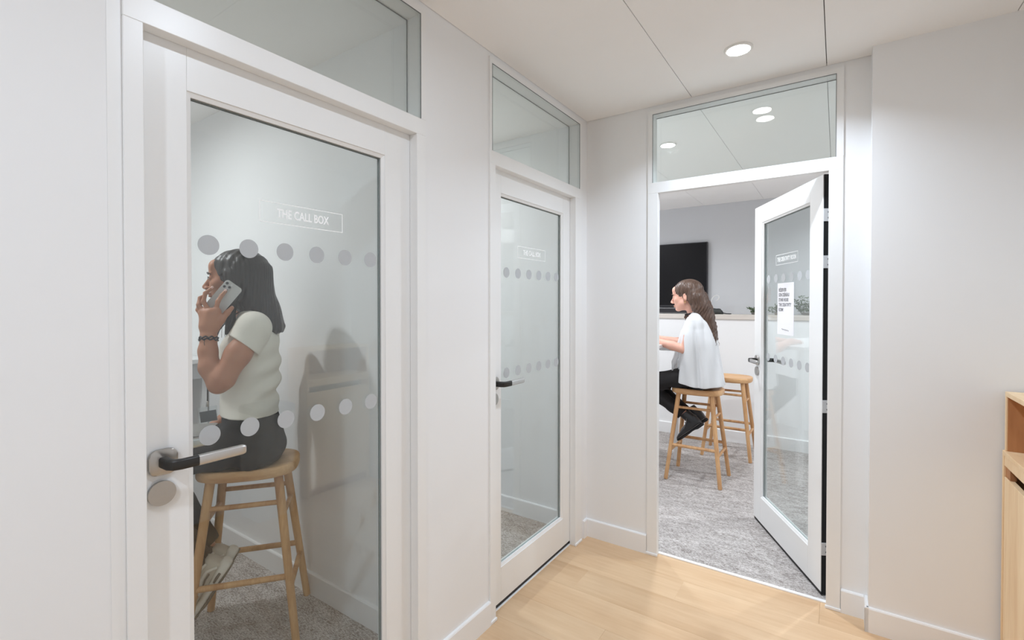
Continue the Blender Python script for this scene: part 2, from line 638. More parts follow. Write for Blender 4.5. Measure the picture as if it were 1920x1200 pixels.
# ------------------------------------------------------------------ door frames, transoms, doors
def door_frame(i, f, t, o, place, loc, rz, gx):
    """frame with header and glazed transom. local x along the wall, -y towards the corridor"""
    w = f[1] - f[0]
    T = [v - f[0] for v in t]
    O = [v - f[0] for v in o]
    fr = empty('trim_%d' % (3 + i), loc, rz)
    struct(fr, 'white door frame with glazed transom, %s' % place, 'door frame')
    y0, yl, y1 = -.008, .030, .074
    lz = .012
    reb = .018
    HB, TB, TT, FT = 2.06, 2.12, 2.505, 2.531
    B().box(0, O[0], y0, yl, .0, HB, .0012, 1).box(0, O[0] - reb, yl, y1, 0, HB).make('jamb', M['frame'], fr)
    B().box(O[1], w, y0, yl, .0, HB, .0012, 1).box(O[1] + reb, w, yl, y1, 0, HB).make('jamb', M['frame'], fr)
    B().box(0, w, y0, yl, HB, TB, .0012, 1).box(0, w, yl, y1, HB + .012, TB).make('header', M['frame'], fr)
    B().box(0, T[0], y0, y1, TB, TT).make('mullion', M['frame'], fr)
    B().box(T[1], w, y0, y1, TB, TT).make('mullion', M['frame'], fr)
    B().box(0, w, y0, y1, TT, FT).make('top_rail', M['frame'], fr)
    # painted caulk foot of each jamb
    B().box(-.004, O[0] + .004, y0 - .006, y0 + .004, 0, .014, .003, 2).make('jamb_foot', M['skirting'], fr)
    B().box(O[1] - .004, w + .004, y0 - .006, y0 + .004, 0, .014, .003, 2).make('jamb_foot', M['skirting'], fr)
    # black seal in the rebate
    B().box(O[1] + reb - .004, O[1] + reb, yl + .001, y1, .01, HB).make('rebate_seal', M['black'], fr)
    win = empty('window_%d' % i, loc, rz)
    struct(win, 'glazed transom over the %s' % place, 'window')
    B().box(T[0] + .0005, T[1] - .0005, -.0065, -.0015, TB + .0005, TT - .0005).make('glass_pane', M['pane'], win)
    B().box(T[0] + .0005, T[1] - .0005, .066, .071, TB + .0005, TT - .0005).make('glass_pane', M['pane'], win)
    g = B()
    gw = .0028
    g.box(T[0], T[1], -.0088, -.0066, TT - gw, TT)
    g.box(T[1] - gw, T[1], -.0088, -.0066, TB, TT)
    g.box(T[0], T[0] + gw, -.0088, -.0066, TB, TT)
    g.make('glazing_gasket', M['gasket'], win)
    g = B()
    g.box(T[0], T[1], .0635, .0658, TT - gw, TT)
    g.box(T[1] - gw, T[1], .0635, .0658, TB, TT)
    g.make('glazing_gasket', M['gasket'], win)
    return fr


LW, LB, LT = .855, .022, 2.066
GX0, GX1, GZ0, GZ1 = .112, .727, .185, 1.957
LEAF_T = .040


def door_leaf(i, label, loc, rz, words, tx0, tx1, dots, hinges=False):
    """door leaf, local x from the lock edge to the hinge edge, outer face at y=0 looking to -y"""
    d = empty('door_%d' % i, loc, rz)
    struct(d, label, 'door')
    t = LEAF_T
    B().box(0, GX0, 0, t, LB, LT, .0012, 1).make('stile', M['frame'], d)
    B().box(GX1, LW, 0, t, LB, LT, .0012, 1).make('stile', M['frame'], d)
    B().box(GX0, GX1, 0, t, LB, GZ0, .0008, 1).make('rail', M['frame'], d)
    B().box(GX0, GX1, 0, t, GZ1, LT, .0008, 1).make('rail', M['frame'], d)
    B().box(.004, LW - .004, .004, t - .004, .005, LB).make('bottom_seal', M['black'], d)
    # chamfered beads round the glass, outside and inside
    for (ya, yb) in ((.0025, .0155), (t - .0025, .0245)):
        bw = .011
        b = B()
        outer = [(GX0, GZ0), (GX1, GZ0), (GX1, GZ1), (GX0, GZ1)]
        inner = [(GX0 + bw, GZ0 + bw), (GX1 - bw, GZ0 + bw), (GX1 - bw, GZ1 - bw), (GX0 + bw, GZ1 - bw)]
        vo = [[b.bm.verts.new((x, yy, z)) for x, z in pts] for pts, yy in ((outer, ya), (inner, ya + (yb - ya) * .45), (inner, yb), (outer, yb))]
        for q in range(4):
            for k in range(4):
                b.bm.faces.new((vo[q][k], vo[q][(k + 1) % 4], vo[(q + 1) % 4][(k + 1) % 4], vo[(q + 1) % 4][k]))
        b.make('glazing_bead', M['frame'], d)
    g = B()
    e, gw = .011, .002
    for ya, yb in ((.0142, .0158), (.0242, .0258)):
        g.box(GX0 + e, GX1 - e, ya, yb, GZ1 - e - gw, GZ1 - e)
        g.box(GX1 - e - gw, GX1 - e, ya, yb, GZ0 + e, GZ1 - e)
        g.box(GX0 + e, GX0 + e + gw, ya, yb, GZ0 + e, GZ1 - e)
    g.make('glazing_gasket', M['gasket'], d)
    B().box(GX0 + .004, GX1 - .004, .0162, .0238, GZ0 + .004, GZ1 - .004).make('glass_pane', M['glass'], d)
    # frosted dots in two rows
    for z in (1.588, 1.101):
        for x in dots:
            B().prism([(x + a, z + c) for a, c in circ(.0255, 28)], 'y', .0153, .016).make('frosted_dot', M['frost'], d)
    # framed lettering
    zz0, zz1, lw = 1.667, 1.727, .0022
    b = B()
    fx0, fx1 = tx0 - .05, tx1 + .05
    if fx1 - fx0 > .3:
        fx0, fx1 = tx0 - .02, tx1 + .02
    b.box(fx0, fx1, .0155, .016, zz1 - lw, zz1).box(fx0, fx1, .0155, .016, zz0, zz0 + lw)
    b.box(fx0, fx0 + lw, .0155, .016, zz0 + lw, zz1 - lw).box(fx1 - lw, fx1, .0155, .016, zz0 + lw, zz1 - lw)
    b.make('lettering_frame', M['white_vinyl'], d)
    text_mesh('lettering', words, M['white_vinyl'], d, tx0, tx1, 1.685, 1.711, .016, .022)
    # handles: rosette, black neck, silver grip; cylinder cover below
    for side, ya in ((-1, 0.0), (1, t)):
        hx, hz = .055, 1.067
        h = empty('handle', (hx, ya, hz), 0, d)
        def yy(v):
            return v * side
        B().prism(rrect(.058, .060, .016), 'y', *sorted((yy(0.0005), yy(.009))), bev=.003).make('rosette', M['metal'], h, smooth=.6)
        # neck out of the leaf then along it: black L shaped lever
        hh = .0125
        path = [(0, .006), (0, .040), (.006, .052), (.018, .058), (.052, .060)]
        hw = [.0105, .010, .0095, .008, .0075]
        rings = []
        for k, (px, py) in enumerate(path):
            q0 = Vector(path[max(k - 1, 0)])
            q1 = Vector(path[min(k + 1, len(path) - 1)])
            tn = (q1 - q0).normalized()
            nn = Vector((-tn.y, tn.x))
            r = []
            for (u, v) in rrect(hw[k] * 2, hh * 2, .006, 3):
                r.append((px + nn.x * u, yy(py + nn.y * u), v))
            rings.append(r)
        B().ring_loft(rings).make('lever_neck', M['dark'], h, smooth=.6)
        rings = []
        for px, s in ((.052, 1.0), (.150, .98), (.156, .93), (.160, .80), (.1615, .55)):
            rings.append([(px, yy(.060 + u * s), v * s) for u, v in rrect(.0155, .0255, .0065, 4)])
        B().ring_loft(rings).make('lever_grip', M['silver'], h, smooth=.6)
        c = B().prism(circ(.0285, 40), 'y', *sorted((yy(0.0005), yy(.008))), bev=.0025)
        c = c.make('cylinder_cover', M['metal'], d, smooth=.6, loc=(hx - .003, ya, .994))
    if hinges:
        B().box(LW, LW + .0035, .003, t - .002, LB, LT).make('edge_seal', M['black'], d)
        for z in (1.868, 1.640, .934, .235):
            h = B().box(LW + .0036, LW + .0066, -.001, t + .002, z - .031, z + .031, .001, 1).make('hinge', M['hinge'], d)
            for dz in (-.014, .014):
                B().prism(circ(.0045, 12), 'x', LW + .0067, LW + .0078).make('hinge_screw', M['screw'], h, loc=(0, t * .55, z + dz))
    return d


place1 = 'at the near call booth'
place2 = 'at the far call booth'
place3 = 'at the creativity room'
door_frame(1, D1['f'], D1['t'], D1['o'], place1, (0, D1['f'][0], 0), R(90), 1)
door_frame(2, D2['f'], D2['t'], D2['o'], place2, (0, D2['f'][0], 0), R(90), 1)
door_frame(3, D3['f'], D3['t'], D3['o'], place3, (D3['f'][0], 0, 0), 0, 1)

l1 = D1['o'][1] + .012 - LW
l2 = D2['o'][1] + .014 - LW + .03
DOTS1 = [v - l1 for v in (-2.122, -2.021, -1.918, -1.816, -1.714, -1.612)]
door_leaf(1, 'closed white glazed door of the near call booth, seated woman behind its glass', (-.031, l1, 0), R(90), 'THE CALL BOX',
          -1.942 - l1, -1.773 - l1, DOTS1)
door_leaf(2, 'closed white glazed door of the empty far call booth near the corner', (-.031, l2, 0), R(90), 'THE CALL BOX',
          -.649 - l2, -.475 - l2, [v - l2 for v in (-.797, -.695, -.593, -.493, -.394, -.300)])
ang = R(117.5 - 180)
hp = Vector((1.2195, .084, 0))
hd = Vector((math.cos(ang), math.sin(ang), 0))
door_leaf(3, 'white glazed door standing open into the creativity room with a notice on its glass', tuple(hp - hd * LW), ang, 'THE CREATIVITY ROOM',
          .307, .545, [.181, .288, .39, .491, .588, .678], hinges=True)
# ------------------------------------------------------------------ furniture
def superellipse(a, b, e, n):
    out = []
    for i in range(n):
        t = 2 * math.pi * i / n
        c, s = math.cos(t), math.sin(t)
        out.append((a * math.copysign(abs(c) ** (2 / e), c), b * math.copysign(abs(s) ** (2 / e), s)))
    return out


def make_stool(loc, rz, label):
    """saddle seat bar stool: local x is the long side of the seat"""
    t = empty('bar_stool', loc, rz)
    tag(t, label, 'stool', 'oak bar stools')
    A, Bb = .198, .160
    n = 48
    rings = []
    # underside up the edge and over the dished top
    for k, z in ((.0, .700), (.55, .700), (.93, .701), (.985, .706), (1., .714), (1., .737), (.985, .744), (.955, .747)):
        rings.append([(x * max(k, .02), y * max(k, .02), z) for x, y in superellipse(A, Bb, 2.9, n)])
    for k in (.90, .78, .6, .4, .2, .02):
        r = []
        for x, y in superellipse(A, Bb, 2.9, n):
            u, v = x * k, y * k
            dish = .016 * (1 - k ** 2) * (1 - .35 * (v / Bb) ** 2)
            r.append((u, v, .747 - dish + .004 * (u / A) ** 2))
        rings.append(r)
    B().ring_loft(rings).make('seat', M['seatwood'], t, smooth=.7)
    foot = [(sx * .208, sy * .183) for sx in (-1, 1) for sy in (-1, 1)]
    head = [(sx * .128, sy * .098) for sx in (-1, 1) for sy in (-1, 1)]
    zt = .702
    def at(i, z):
        f = z / zt
        return Vector((foot[i][0] + (head[i][0] - foot[i][0]) * f, foot[i][1] + (head[i][1] - foot[i][1]) * f, z))
    for i in range(4):
        B().rod(at(i, .001), at(i, zt), .0155, .0185, 18).make('leg', M['stool'], t, smooth=.6)
    def rung(i, j, z, r):
        a, b = at(i, z), at(j, z)
        d = (b - a).normalized()
        return B().rod(a + d * .008, b - d * .008, r, r, 12).make('rung', M['stool'], t, smooth=.6)
    for i, j in ((0, 2), (1, 3)):
        rung(i, j, .588, .0105)
        rung(i, j, .282, .0125)
    for i, j in ((0, 1), (2, 3)):
        rung(i, j, .235, .0115)
        rung(i, j, .530, .0100)
    return t


st = make_stool((-.86, -1.61, 0), math.atan2(-.78, -.626), 'oak bar stool in the near call booth carrying the woman on the phone')
s2 = copy_thing(st, (.335, 1.41, 0), math.pi)
s2['label'] = 'oak bar stool carrying the woman in the white cape jacket'
s3 = copy_thing(st, (.435, 2.22, 0), math.pi)
s3['label'] = 'empty oak bar stool behind the woman in the white cape jacket'

# counter in the near call booth -------------------------------------
t = empty('wall_counter', (-2.2, -2.2, 0))
tag(t, 'pale counter along the rear wall of the near call booth', 'counter')
B().box(-.30, .30, -.90, .885, 1.074, 1.10, .002).make('counter_top', M['desk'], t)
B().box(.255, .275, -.90, .885, .98, 1.074).make('apron', M['grey_wall'], t)
B().box(-.28, .255, -.90, -.87, .001, 1.074).make('support_panel', M['desk'], t)
B().box(-.28, .255, .850, .880, .001, 1.074).make('support_panel', M['desk'], t)

# high desk of the second woman --------------------------------------
t = empty('high_desk', (-.75, 1.45, 0))
tag(t, 'white high desk under the forearms of the woman in the cape jacket', 'desk')
B().box(-.70, .845, -.36, .36, 1.072, 1.098, .002).make('desk_top', M['desk'], t)
for x in (-.66, .800):
    for yy in (-.33, .29):
        B().box(x, x + .04, yy, yy + .04, .002, 1.072, .002, 1).make('leg', M['desk'], t)
B().box(-.62, .80, .30, .32, 1.0, 1.072).make('apron', M['desk'], t)

# screen on the grey wall --------------------------------------------
t = empty('television', (-.52, 3.03, 1.76))
tag(t, 'large black screen hung on the grey wall above the ledge', 'screen')
B().box(-.585, .585, -.035, .018, -.368, .372, .004).make('housing', M['tv_frame'], t)
B().box(-.577, .577, -.0365, -.0348, -.345, .364).make('screen_panel', M['tv'], t)
t = empty('sound_bar', (-.52, 2.975, 1.3185))
tag(t, 'dark grey sound bar on the ledge below the black screen', 'sound bar')
B().prism([(a, c + .034) for a, c in rrect(1.02, .066, .012)], 'y', -.04, .04, .006).make('housing', M['plastic_grey'], t, smooth=.6)
B().prism([(a, c + .034) for a, c in rrect(.98, .046, .010)], 'y', -.0425, -.0405).make('speaker_grille', M['tv_frame'], t, smooth=.6)

# small things on the ledge ------------------------------------------
def lathe(prof, n=24):
    return B().ring_loft([[(max(r, .0006) * math.cos(2 * math.pi * i / n), max(r, .0006) * math.sin(2 * math.pi * i / n), z) for i in range(n)] for r, z in prof])


t = empty('pump_bottle', (.125, 2.90, 1.3185))
tag(t, 'small white bottle with a looped pale tube beside the screen', 'bottle')
lathe([(0, 0), (.026, .001), (.028, .008), (.028, .075), (.024, .088), (.011, .098), (.0095, .118), (.0, .119)]).make('bottle_body', M['white_plastic'], t, smooth=.7)
pts = [(.0, 0, .118), (.004, 0, .14), (.016, 0, .175), (.038, 0, .20), (.062, 0, .208), (.082, 0, .198), (.084, 0, .178), (.070, 0, .155), (.052, 0, .14)]
B().tube(pts, .0035, 8).make('looped_tube', M['white_plastic'], t, smooth=True)
t = empty('dark_pouch', (.185, 2.84, 1.3185))
tag(t, 'crumpled dark grey pouch with a strap lying on the ledge', 'pouch')
b = B()
rings = []
for k in range(11):
    u = k / 10
    xx = -.075 + .15 * u
    hgt = .070 * max(.02, math.sin(math.pi * min(1, u * .93 + .05))) ** .55 * (1 + .12 * math.sin(9 * u))
    dep = .045 * max(.05, math.sin(math.pi * min(1, u * .95 + .025))) ** .5
    rings.append([(xx + .006 * math.sin(5 * a + k), dep * math.cos(a), hgt * (.5 + .5 * math.sin(a)) + .0008) for a in [2 * math.pi * i / 14 for i in range(14)]])
b.ring_loft(rings).make('pouch_body', plain('pouch_dark', (62, 64, 62), .7, noise=.25, scale=40), t, smooth=True)
B().tube([(.06, -.01, .02), (.085, -.01, .012), (.11, -.008, .0065), (.14, -.004, .0055), (.16, -.003, .0055)], [.006, .005, .005, .005, .004]).make('strap', M['black'], t, smooth=True)


def plant(loc, label, w, h, n, seed, lean=0.0):
    rnd = random.Random(seed)
    t = empty('artificial_plant', loc)
    tag(t, label, 'plant', 'greenery on the ledge')
    b = B()
    lf = B()
    for k in range(n):
        x0 = rnd.uniform(-w, w) * .45
        y0 = rnd.uniform(-.04, .04)
        hh = h * rnd.uniform(.45, 1) * (1 - .5 * abs(x0 / w))
        tip = (x0 * 1.9 + rnd.uniform(-.03, .03) + lean * hh, y0 + rnd.uniform(-.05, .05), hh)
        pts = [Vector((x0 * .6, y0 * .5, .001)).lerp(Vector(tip), u) + Vector((0, 0, .015 * math.sin(u * 3.1))) for u in (0, .25, .5, .75, 1)]
        b.tube(pts, .0016, 4)
        for p in pts[1:]:
            for q in range(3):
                a, e = rnd.uniform(0, 6.28), rnd.uniform(-.3, .9)
                d = Vector((math.cos(a) * math.cos(e), math.sin(a) * math.cos(e), math.sin(e)))
                s = d.orthogonal().normalized()
                up = d.cross(s) * .003
                L, wd = rnd.uniform(.022, .038), rnd.uniform(.006, .010)
                vs = [lf.bm.verts.new(v) for v in (p, p + d * L * .45 + s * wd + up, p + d * L, p + d * L * .45 - s * wd + up)]
                lf.bm.faces.new(vs)
    b.make('stems', M['leaf'], t)
    o = lf.make('foliage', M['leaf'], t)
    o['kind'] = 'stuff'
    lathe([(0, 0), (.035, .0005), (.045, .022), (.041, .024), (.0, .02)], 16).make('saucer', plain('saucer_grey', (120, 118, 112), .7), t, smooth=.6)
    return t


plant((.575, 2.86, 1.3185), 'low sprawling green plant on the ledge left of the open door edge', .12, .09, 10, 3)
plant((.79, 2.86, 1.3185), 'small green plant on the ledge seen through the door glass left of the notice', .13, .10, 16, 5)
plant((1.03, 2.86, 1.3185), 'tallest bushy green plant on the ledge seen through the glass right of the notice', .17, .21, 26, 8)

# notice taped to the open door --------------------------------------
M3 = Matrix.Translation(hp - hd * LW) @ Matrix.Rotation(ang, 4, 'Z')
t = empty('notice_sheet', tuple(M3 @ Vector((.418, .0160, 1.405))), ang)
tag(t, 'white printed notice taped to the glass of the open door', 'notice')
B().box(-.104, .104, -.0014, -.0002, -.150, .152).make('sheet', M['paper'], t)
lines = ['RÉSERVER', 'SON CRÉNEAU', "D'UNE HEURE", 'THE CREATIVITY', 'ROOM !']
wid = [.098, .135, .125, .160, .062]
for k, s in enumerate(lines):
    zt = .122 - k * .029
    text_mesh('lettering', s, M['ink'], t, -.085, -.085 + wid[k], zt - (.0205), zt + (.005 if 'É' in s else 0), -.0015, .018, .0002)
b = B()
pts = [(-.045 + .0075 * k, -.0018, -.118 - .006 * (k / 12) + .0035 * math.sin(k * 2.1)) for k in range(13)]
b.tube(pts, .0009, 4).make('signature_mark', M['ink'], t)

# wooden cabinet on the right ----------------------------------------
t = empty('wooden_cabinet', (1.93, -.39, 0))
tag(t, 'pale pine cabinet against the right wall, slot under its worktop', 'cabinet')
x0, x1, ya, yb = -.122, .128, -.28, .276
B().box(x0, x1, ya, yb, .857, .875, .0008, 1).make('worktop', M['pine'], t)
B().box(x0, x1, yb - .018, yb, .001, .8565, .0008, 1).make('side_panel', M['pine'], t)
B().box(x0, x1, ya, ya + .018, .001, .8565, .0008, 1).make('side_panel', M['pine'], t)
B().box(x0 + .002, x0 + .02, ya + .0185, yb - .0185, .820, .8565, .0006, 1).make('fascia', M['pine'], t)
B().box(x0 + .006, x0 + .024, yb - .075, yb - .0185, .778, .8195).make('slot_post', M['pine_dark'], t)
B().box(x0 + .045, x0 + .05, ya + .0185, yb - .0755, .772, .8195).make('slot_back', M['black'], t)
for k in range(2):
    h = (yb - ya - .037) / 2
    B().box(x0 + .002, x0 + .02, ya + .0185 + k * h + .001, ya + .0185 + (k + 1) * h - .001, .062, .777, .0008, 1).make('door', M['pine'], t)
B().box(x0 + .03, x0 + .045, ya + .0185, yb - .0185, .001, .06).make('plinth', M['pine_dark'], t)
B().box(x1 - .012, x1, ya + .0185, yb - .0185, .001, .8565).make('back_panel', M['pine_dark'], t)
t = empty('shelf_box', (1.93, -.39, .8755))
tag(t, 'open pine shelf box with brown shade painted inside standing on the wooden cabinet', 'shelf')
x0 = -.116
B().box(x0, x1, ya, yb, .207, .225, .0008, 1).make('top_panel', M['pine'], t)
B().box(x0, x1, yb - .016, yb, .0, .2065, .0008, 1).make('side_panel', M['pine'], t)
B().box(x0 + .004, x1 - .013, yb - .020, yb - .0165, .0, .2065).make('side_shade_sheet', M['pine_dark'], t)  # brown sheet standing in for shade on the inner side
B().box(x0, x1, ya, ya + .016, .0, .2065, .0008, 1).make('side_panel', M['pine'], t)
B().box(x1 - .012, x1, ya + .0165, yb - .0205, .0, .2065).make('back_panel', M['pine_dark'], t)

# bin beside the cabinet ---------------------------------------------
t = empty('waste_bin', (1.845, -.945, 0))
tag(t, 'tall white waste bin with a grey lid beside the wooden cabinet', 'bin')
rings = []
for z, s in ((.001, .93), (.006, .95), (.40, .98), (.685, 1.0), (.70, 1.0)):
    rings.append([(x * s, y * s, z) for x, y in rrect(.27, .27, .04)])
B().ring_loft(rings).make('body', M['white_plastic'], t, smooth=.6)
rings = []
for z, s in ((.7005, 1.0), (.712, 1.02), (.735, 1.01), (.745, .96), (.746, .6)):
    rings.append([(x * s, y * s, z) for x, y in rrect(.275, .275, .042)])
B().ring_loft(rings).make('lid', M['bin_lid'], t, smooth=.6)
# ------------------------------------------------------------------ people: signed distance modelling
V3 = lambda *a: np.array(a, dtype=np.float32)


class Vox:
    """a distance field on a grid; shapes are blended in, then meshed as one continuous surface"""
    def __init__(self, lo, hi, h):
        self.lo = np.array(lo, np.float32)
        self.h = h
        self.n = np.ceil((np.array(hi) - np.array(lo)) / h).astype(int) + 1
        self.f = np.full(self.n, 1.0, np.float32)
        self.ax = [self.lo[i] + h * np.arange(self.n[i], dtype=np.float32) for i in range(3)]

    def win(self, a, b, m):
        i0 = np.clip(np.floor((np.minimum(a, b) - m - self.lo) / self.h).astype(int), 0, self.n - 1)
        i1 = np.clip(np.ceil((np.maximum(a, b) + m - self.lo) / self.h).astype(int) + 1, 1, self.n)
        sl = tuple(slice(int(p), int(max(q, p + 1))) for p, q in zip(i0, i1))
        X = self.ax[0][sl[0]][:, None, None]
        Y = self.ax[1][sl[1]][None, :, None]
        Z = self.ax[2][sl[2]][None, None, :]
        return sl, X, Y, Z

    def blend(self, sl, d, k, op):
        a = self.f[sl]
        if op == '+':
            t = np.clip(.5 + .5 * (a - d) / k, 0, 1)
            self.f[sl] = a + (d - a) * t - k * t * (1 - t)
        else:
            d = -d
            t = np.clip(.5 - .5 * (a - d) / k, 0, 1)
            self.f[sl] = a + (d - a) * t + k * t * (1 - t)

    def cone(self, a, b, ra, rb, k=.012, op='+'):
        a, b = V3(*a), V3(*b)
        sl, X, Y, Z = self.win(a, b, max(ra, rb) + max(k, .006) * 2)
        ba = b - a
        L = float(ba @ ba) + 1e-9
        t = np.clip(((X - a[0]) * ba[0] + (Y - a[1]) * ba[1] + (Z - a[2]) * ba[2]) / L, 0, 1)
        d = np.sqrt((X - a[0] - t * ba[0]) ** 2 + (Y - a[1] - t * ba[1]) ** 2 + (Z - a[2] - t * ba[2]) ** 2) - (ra + (rb - ra) * t)
        self.blend(sl, d, k, op)
        return self

    def chain(self, pts, rs, k=.012, op='+'):
        for i in range(len(pts) - 1):
            self.cone(pts[i], pts[i + 1], rs[i], rs[i + 1], k, op)
        return self

    def ell(self, c, r, k=.012, op='+', rot=None):
        c, r = V3(*c), V3(*r)
        m = max(r) + max(k, .006) * 2
        sl, X, Y, Z = self.win(c, c, m)
        X, Y, Z = X - c[0], Y - c[1], Z - c[2]
        if rot is not None:
            q = np.array(rot.to_3x3().transposed()) if hasattr(rot, 'to_3x3') else rot
            X, Y, Z = (q[0][0] * X + q[0][1] * Y + q[0][2] * Z, q[1][0] * X + q[1][1] * Y + q[1][2] * Z, q[2][0] * X + q[2][1] * Y + q[2][2] * Z)
        k0 = np.sqrt((X / r[0]) ** 2 + (Y / r[1]) ** 2 + (Z / r[2]) ** 2)
        k1 = np.sqrt((X / r[0] ** 2) ** 2 + (Y / r[1] ** 2) ** 2 + (Z / r[2] ** 2) ** 2) + 1e-6
        self.blend(sl, (k0 * (k0 - 1) / k1).astype(np.float32), k, op)
        return self

    def loft(self, secs, k=.02, op='+', capk=.02, wave=None):
        """secs: (z, cx, cy, rx, ry) rising; smooth elliptical tower"""
        secs = np.array(secs, np.float32)
        zs = secs[:, 0]
        lo = V3((secs[:, 1] - secs[:, 3]).min(), (secs[:, 2] - secs[:, 4]).min(), zs[0])
        hi = V3((secs[:, 1] + secs[:, 3]).max(), (secs[:, 2] + secs[:, 4]).max(), zs[-1])
        sl, X, Y, Z = self.win(lo, hi, .04)
        z = Z[0, 0]
        # smooth interpolation between sections
        def ip(col):
            u = np.interp(z, zs, np.arange(len(zs)))
            i = np.clip(u.astype(int), 0, len(zs) - 2)
            t = u - i
            p0, p1, p2, p3 = (col[np.clip(i + q, 0, len(zs) - 1)] for q in (-1, 0, 1, 2))
            return (.5 * (2 * p1 + (p2 - p0) * t + (2 * p0 - 5 * p1 + 4 * p2 - p3) * t ** 2 + (3 * p1 - p0 - 3 * p2 + p3) * t ** 3)).astype(np.float32)[None, None, :]
        cx, cy, rx, ry = ip(secs[:, 1]), ip(secs[:, 2]), ip(secs[:, 3]), ip(secs[:, 4])
        k0 = np.sqrt(((X - cx) / rx) ** 2 + ((Y - cy) / ry) ** 2) + 1e-6
        k1 = np.sqrt(((X - cx) / rx ** 2) ** 2 + ((Y - cy) / ry ** 2) ** 2) + 1e-6
        d = k0 * (k0 - 1) / k1
        if wave is not None:
            d = d + wave(X - cx, Y - cy, Z)
        cap = np.maximum(zs[0] - Z, Z - zs[-1])
        t = np.clip(.5 - .5 * (d - cap) / capk, 0, 1)
        d = d + (cap - d) * t + capk * t * (1 - t)
        self.blend(sl, d.astype(np.float32), k, op)
        return self

    def half(self, p, n, k=.004):
        """keep the side the normal points away from"""
        p, n = V3(*p), V3(*n)
        n = n / np.linalg.norm(n)
        X, Y, Z = self.ax[0][:, None, None], self.ax[1][None, :, None], self.ax[2][None, None, :]
        d = (X - p[0]) * n[0] + (Y - p[1]) * n[1] + (Z - p[2]) * n[2]
        self.f = np.maximum(self.f, d).astype(np.float32)
        return self

    def ripple(self, fn):
        X, Y, Z = self.ax[0][:, None, None], self.ax[1][None, :, None], self.ax[2][None, None, :]
        band = np.abs(self.f) < .03
        w = fn(X, Y, Z).astype(np.float32)
        self.f += np.where(band, np.broadcast_to(w, self.f.shape), 0)
        return self

    def mesh(self, name, mat, parent, smooth_it=1):
        f = self.f
        f[0], f[-1] = 1, 1
        f[:, 0], f[:, -1] = 1, 1
        f[:, :, 0], f[:, :, -1] = 1, 1
        s = f < 0
        n = np.array(f.shape) - 1
        cnt = np.zeros(n, np.int8)
        offs = [(i, j, k) for i in (0, 1) for j in (0, 1) for k in (0, 1)]
        for o in offs:
            cnt += s[o[0]:o[0] + n[0], o[1]:o[1] + n[1], o[2]:o[2] + n[2]]
        idx = np.argwhere((cnt > 0) & (cnt < 8))
        vid = np.full(n, -1, np.int32)
        vid[idx[:, 0], idx[:, 1], idx[:, 2]] = np.arange(len(idx))
        acc = np.zeros((len(idx), 3), np.float32)
        num = np.zeros(len(idx), np.float32)
        val = {o: f[idx[:, 0] + o[0], idx[:, 1] + o[1], idx[:, 2] + o[2]] for o in offs}
        for a in offs:
            for ax in range(3):
                if a[ax]:
                    continue
                b = tuple(1 if q == ax else a[q] for q in range(3))
                va, vb = val[a], val[b]
                cr = (va < 0) != (vb < 0)
                t = np.where(cr, va / (va - vb + 1e-12), 0)
                p = np.array(a, np.float32)[None, :] + np.eye(3, dtype=np.float32)[ax][None, :] * t[:, None]
                acc += np.where(cr[:, None], p, 0)
                num += cr
        co = self.lo + self.h * (idx + acc / num[:, None])
        quads = []
        for ax in range(3):
            u, v = (ax + 1) % 3, (ax + 2) % 3
            A = [slice(1, -1)] * 3
            A[ax] = slice(0, -1)
            Bs = [slice(1, -1)] * 3
            Bs[ax] = slice(1, None)
            sa, sb = s[tuple(A)], s[tuple(Bs)]
            e = np.argwhere(sa != sb)
            flip = sa[e[:, 0], e[:, 1], e[:, 2]]
            e = e + 1
            e[:, ax] -= 1
            du, dv = np.zeros(3, int), np.zeros(3, int)
            du[u], dv[v] = 1, 1
            q = np.stack([vid[tuple((e - d).T)] for d in (du + dv, dv, 0 * du, du)], 1)
            q[~flip] = q[~flip][:, ::-1]
            quads.append(q)
        q = np.concatenate(quads)
        # light relaxation
        for _ in range(smooth_it):
            sm = np.zeros_like(co)
            c = np.zeros(len(co), np.float32)
            for i in range(4):
                np.add.at(sm, q[:, i], co[q[:, (i + 1) % 4]])
                np.add.at(c, q[:, i], 1)
            co = .5 * co + .5 * sm / np.maximum(c, 1)[:, None]
        me = bpy.data.meshes.new(name)
        me.vertices.add(len(co))
        me.vertices.foreach_set('co', co.astype(np.float32).ravel())
        me.loops.add(len(q) * 4)
        me.loops.foreach_set('vertex_index', q.astype(np.int32).ravel())
        me.polygons.add(len(q))
        me.polygons.foreach_set('loop_start', np.arange(0, len(q) * 4, 4, dtype=np.int32))
        me.update(calc_edges=True)
        return link(name, me, mat, parent, True)


def skin_mat(name, c, red):
    m, nt, b = new_mat(name)
    tc = node(nt, 'ShaderNodeTexCoord')
    n1 = node(nt, 'ShaderNodeTexNoise')
    n1.inputs['Scale'].default_value = 14
    n1.inputs['Detail'].default_value = 5
    nt.links.new(tc.outputs['Object'], n1.inputs['Vector'])
    mix = node(nt, 'ShaderNodeMix', data_type='RGBA')
    mix.inputs[6].default_value = (*lin(c), 1)
    mix.inputs[7].default_value = (*lin(red), 1)
    nt.links.new(n1.outputs['Fac'], mix.inputs[0])
    nt.links.new(mix.outputs[2], b.inputs['Base Color'])
    b.inputs['Roughness'].default_value = .5
    b.inputs['Subsurface Weight'].default_value = .12
    b.inputs['Subsurface Radius'].default_value = (.010, .004, .002)
    b.inputs['Specular IOR Level'].default_value = .35
    return m


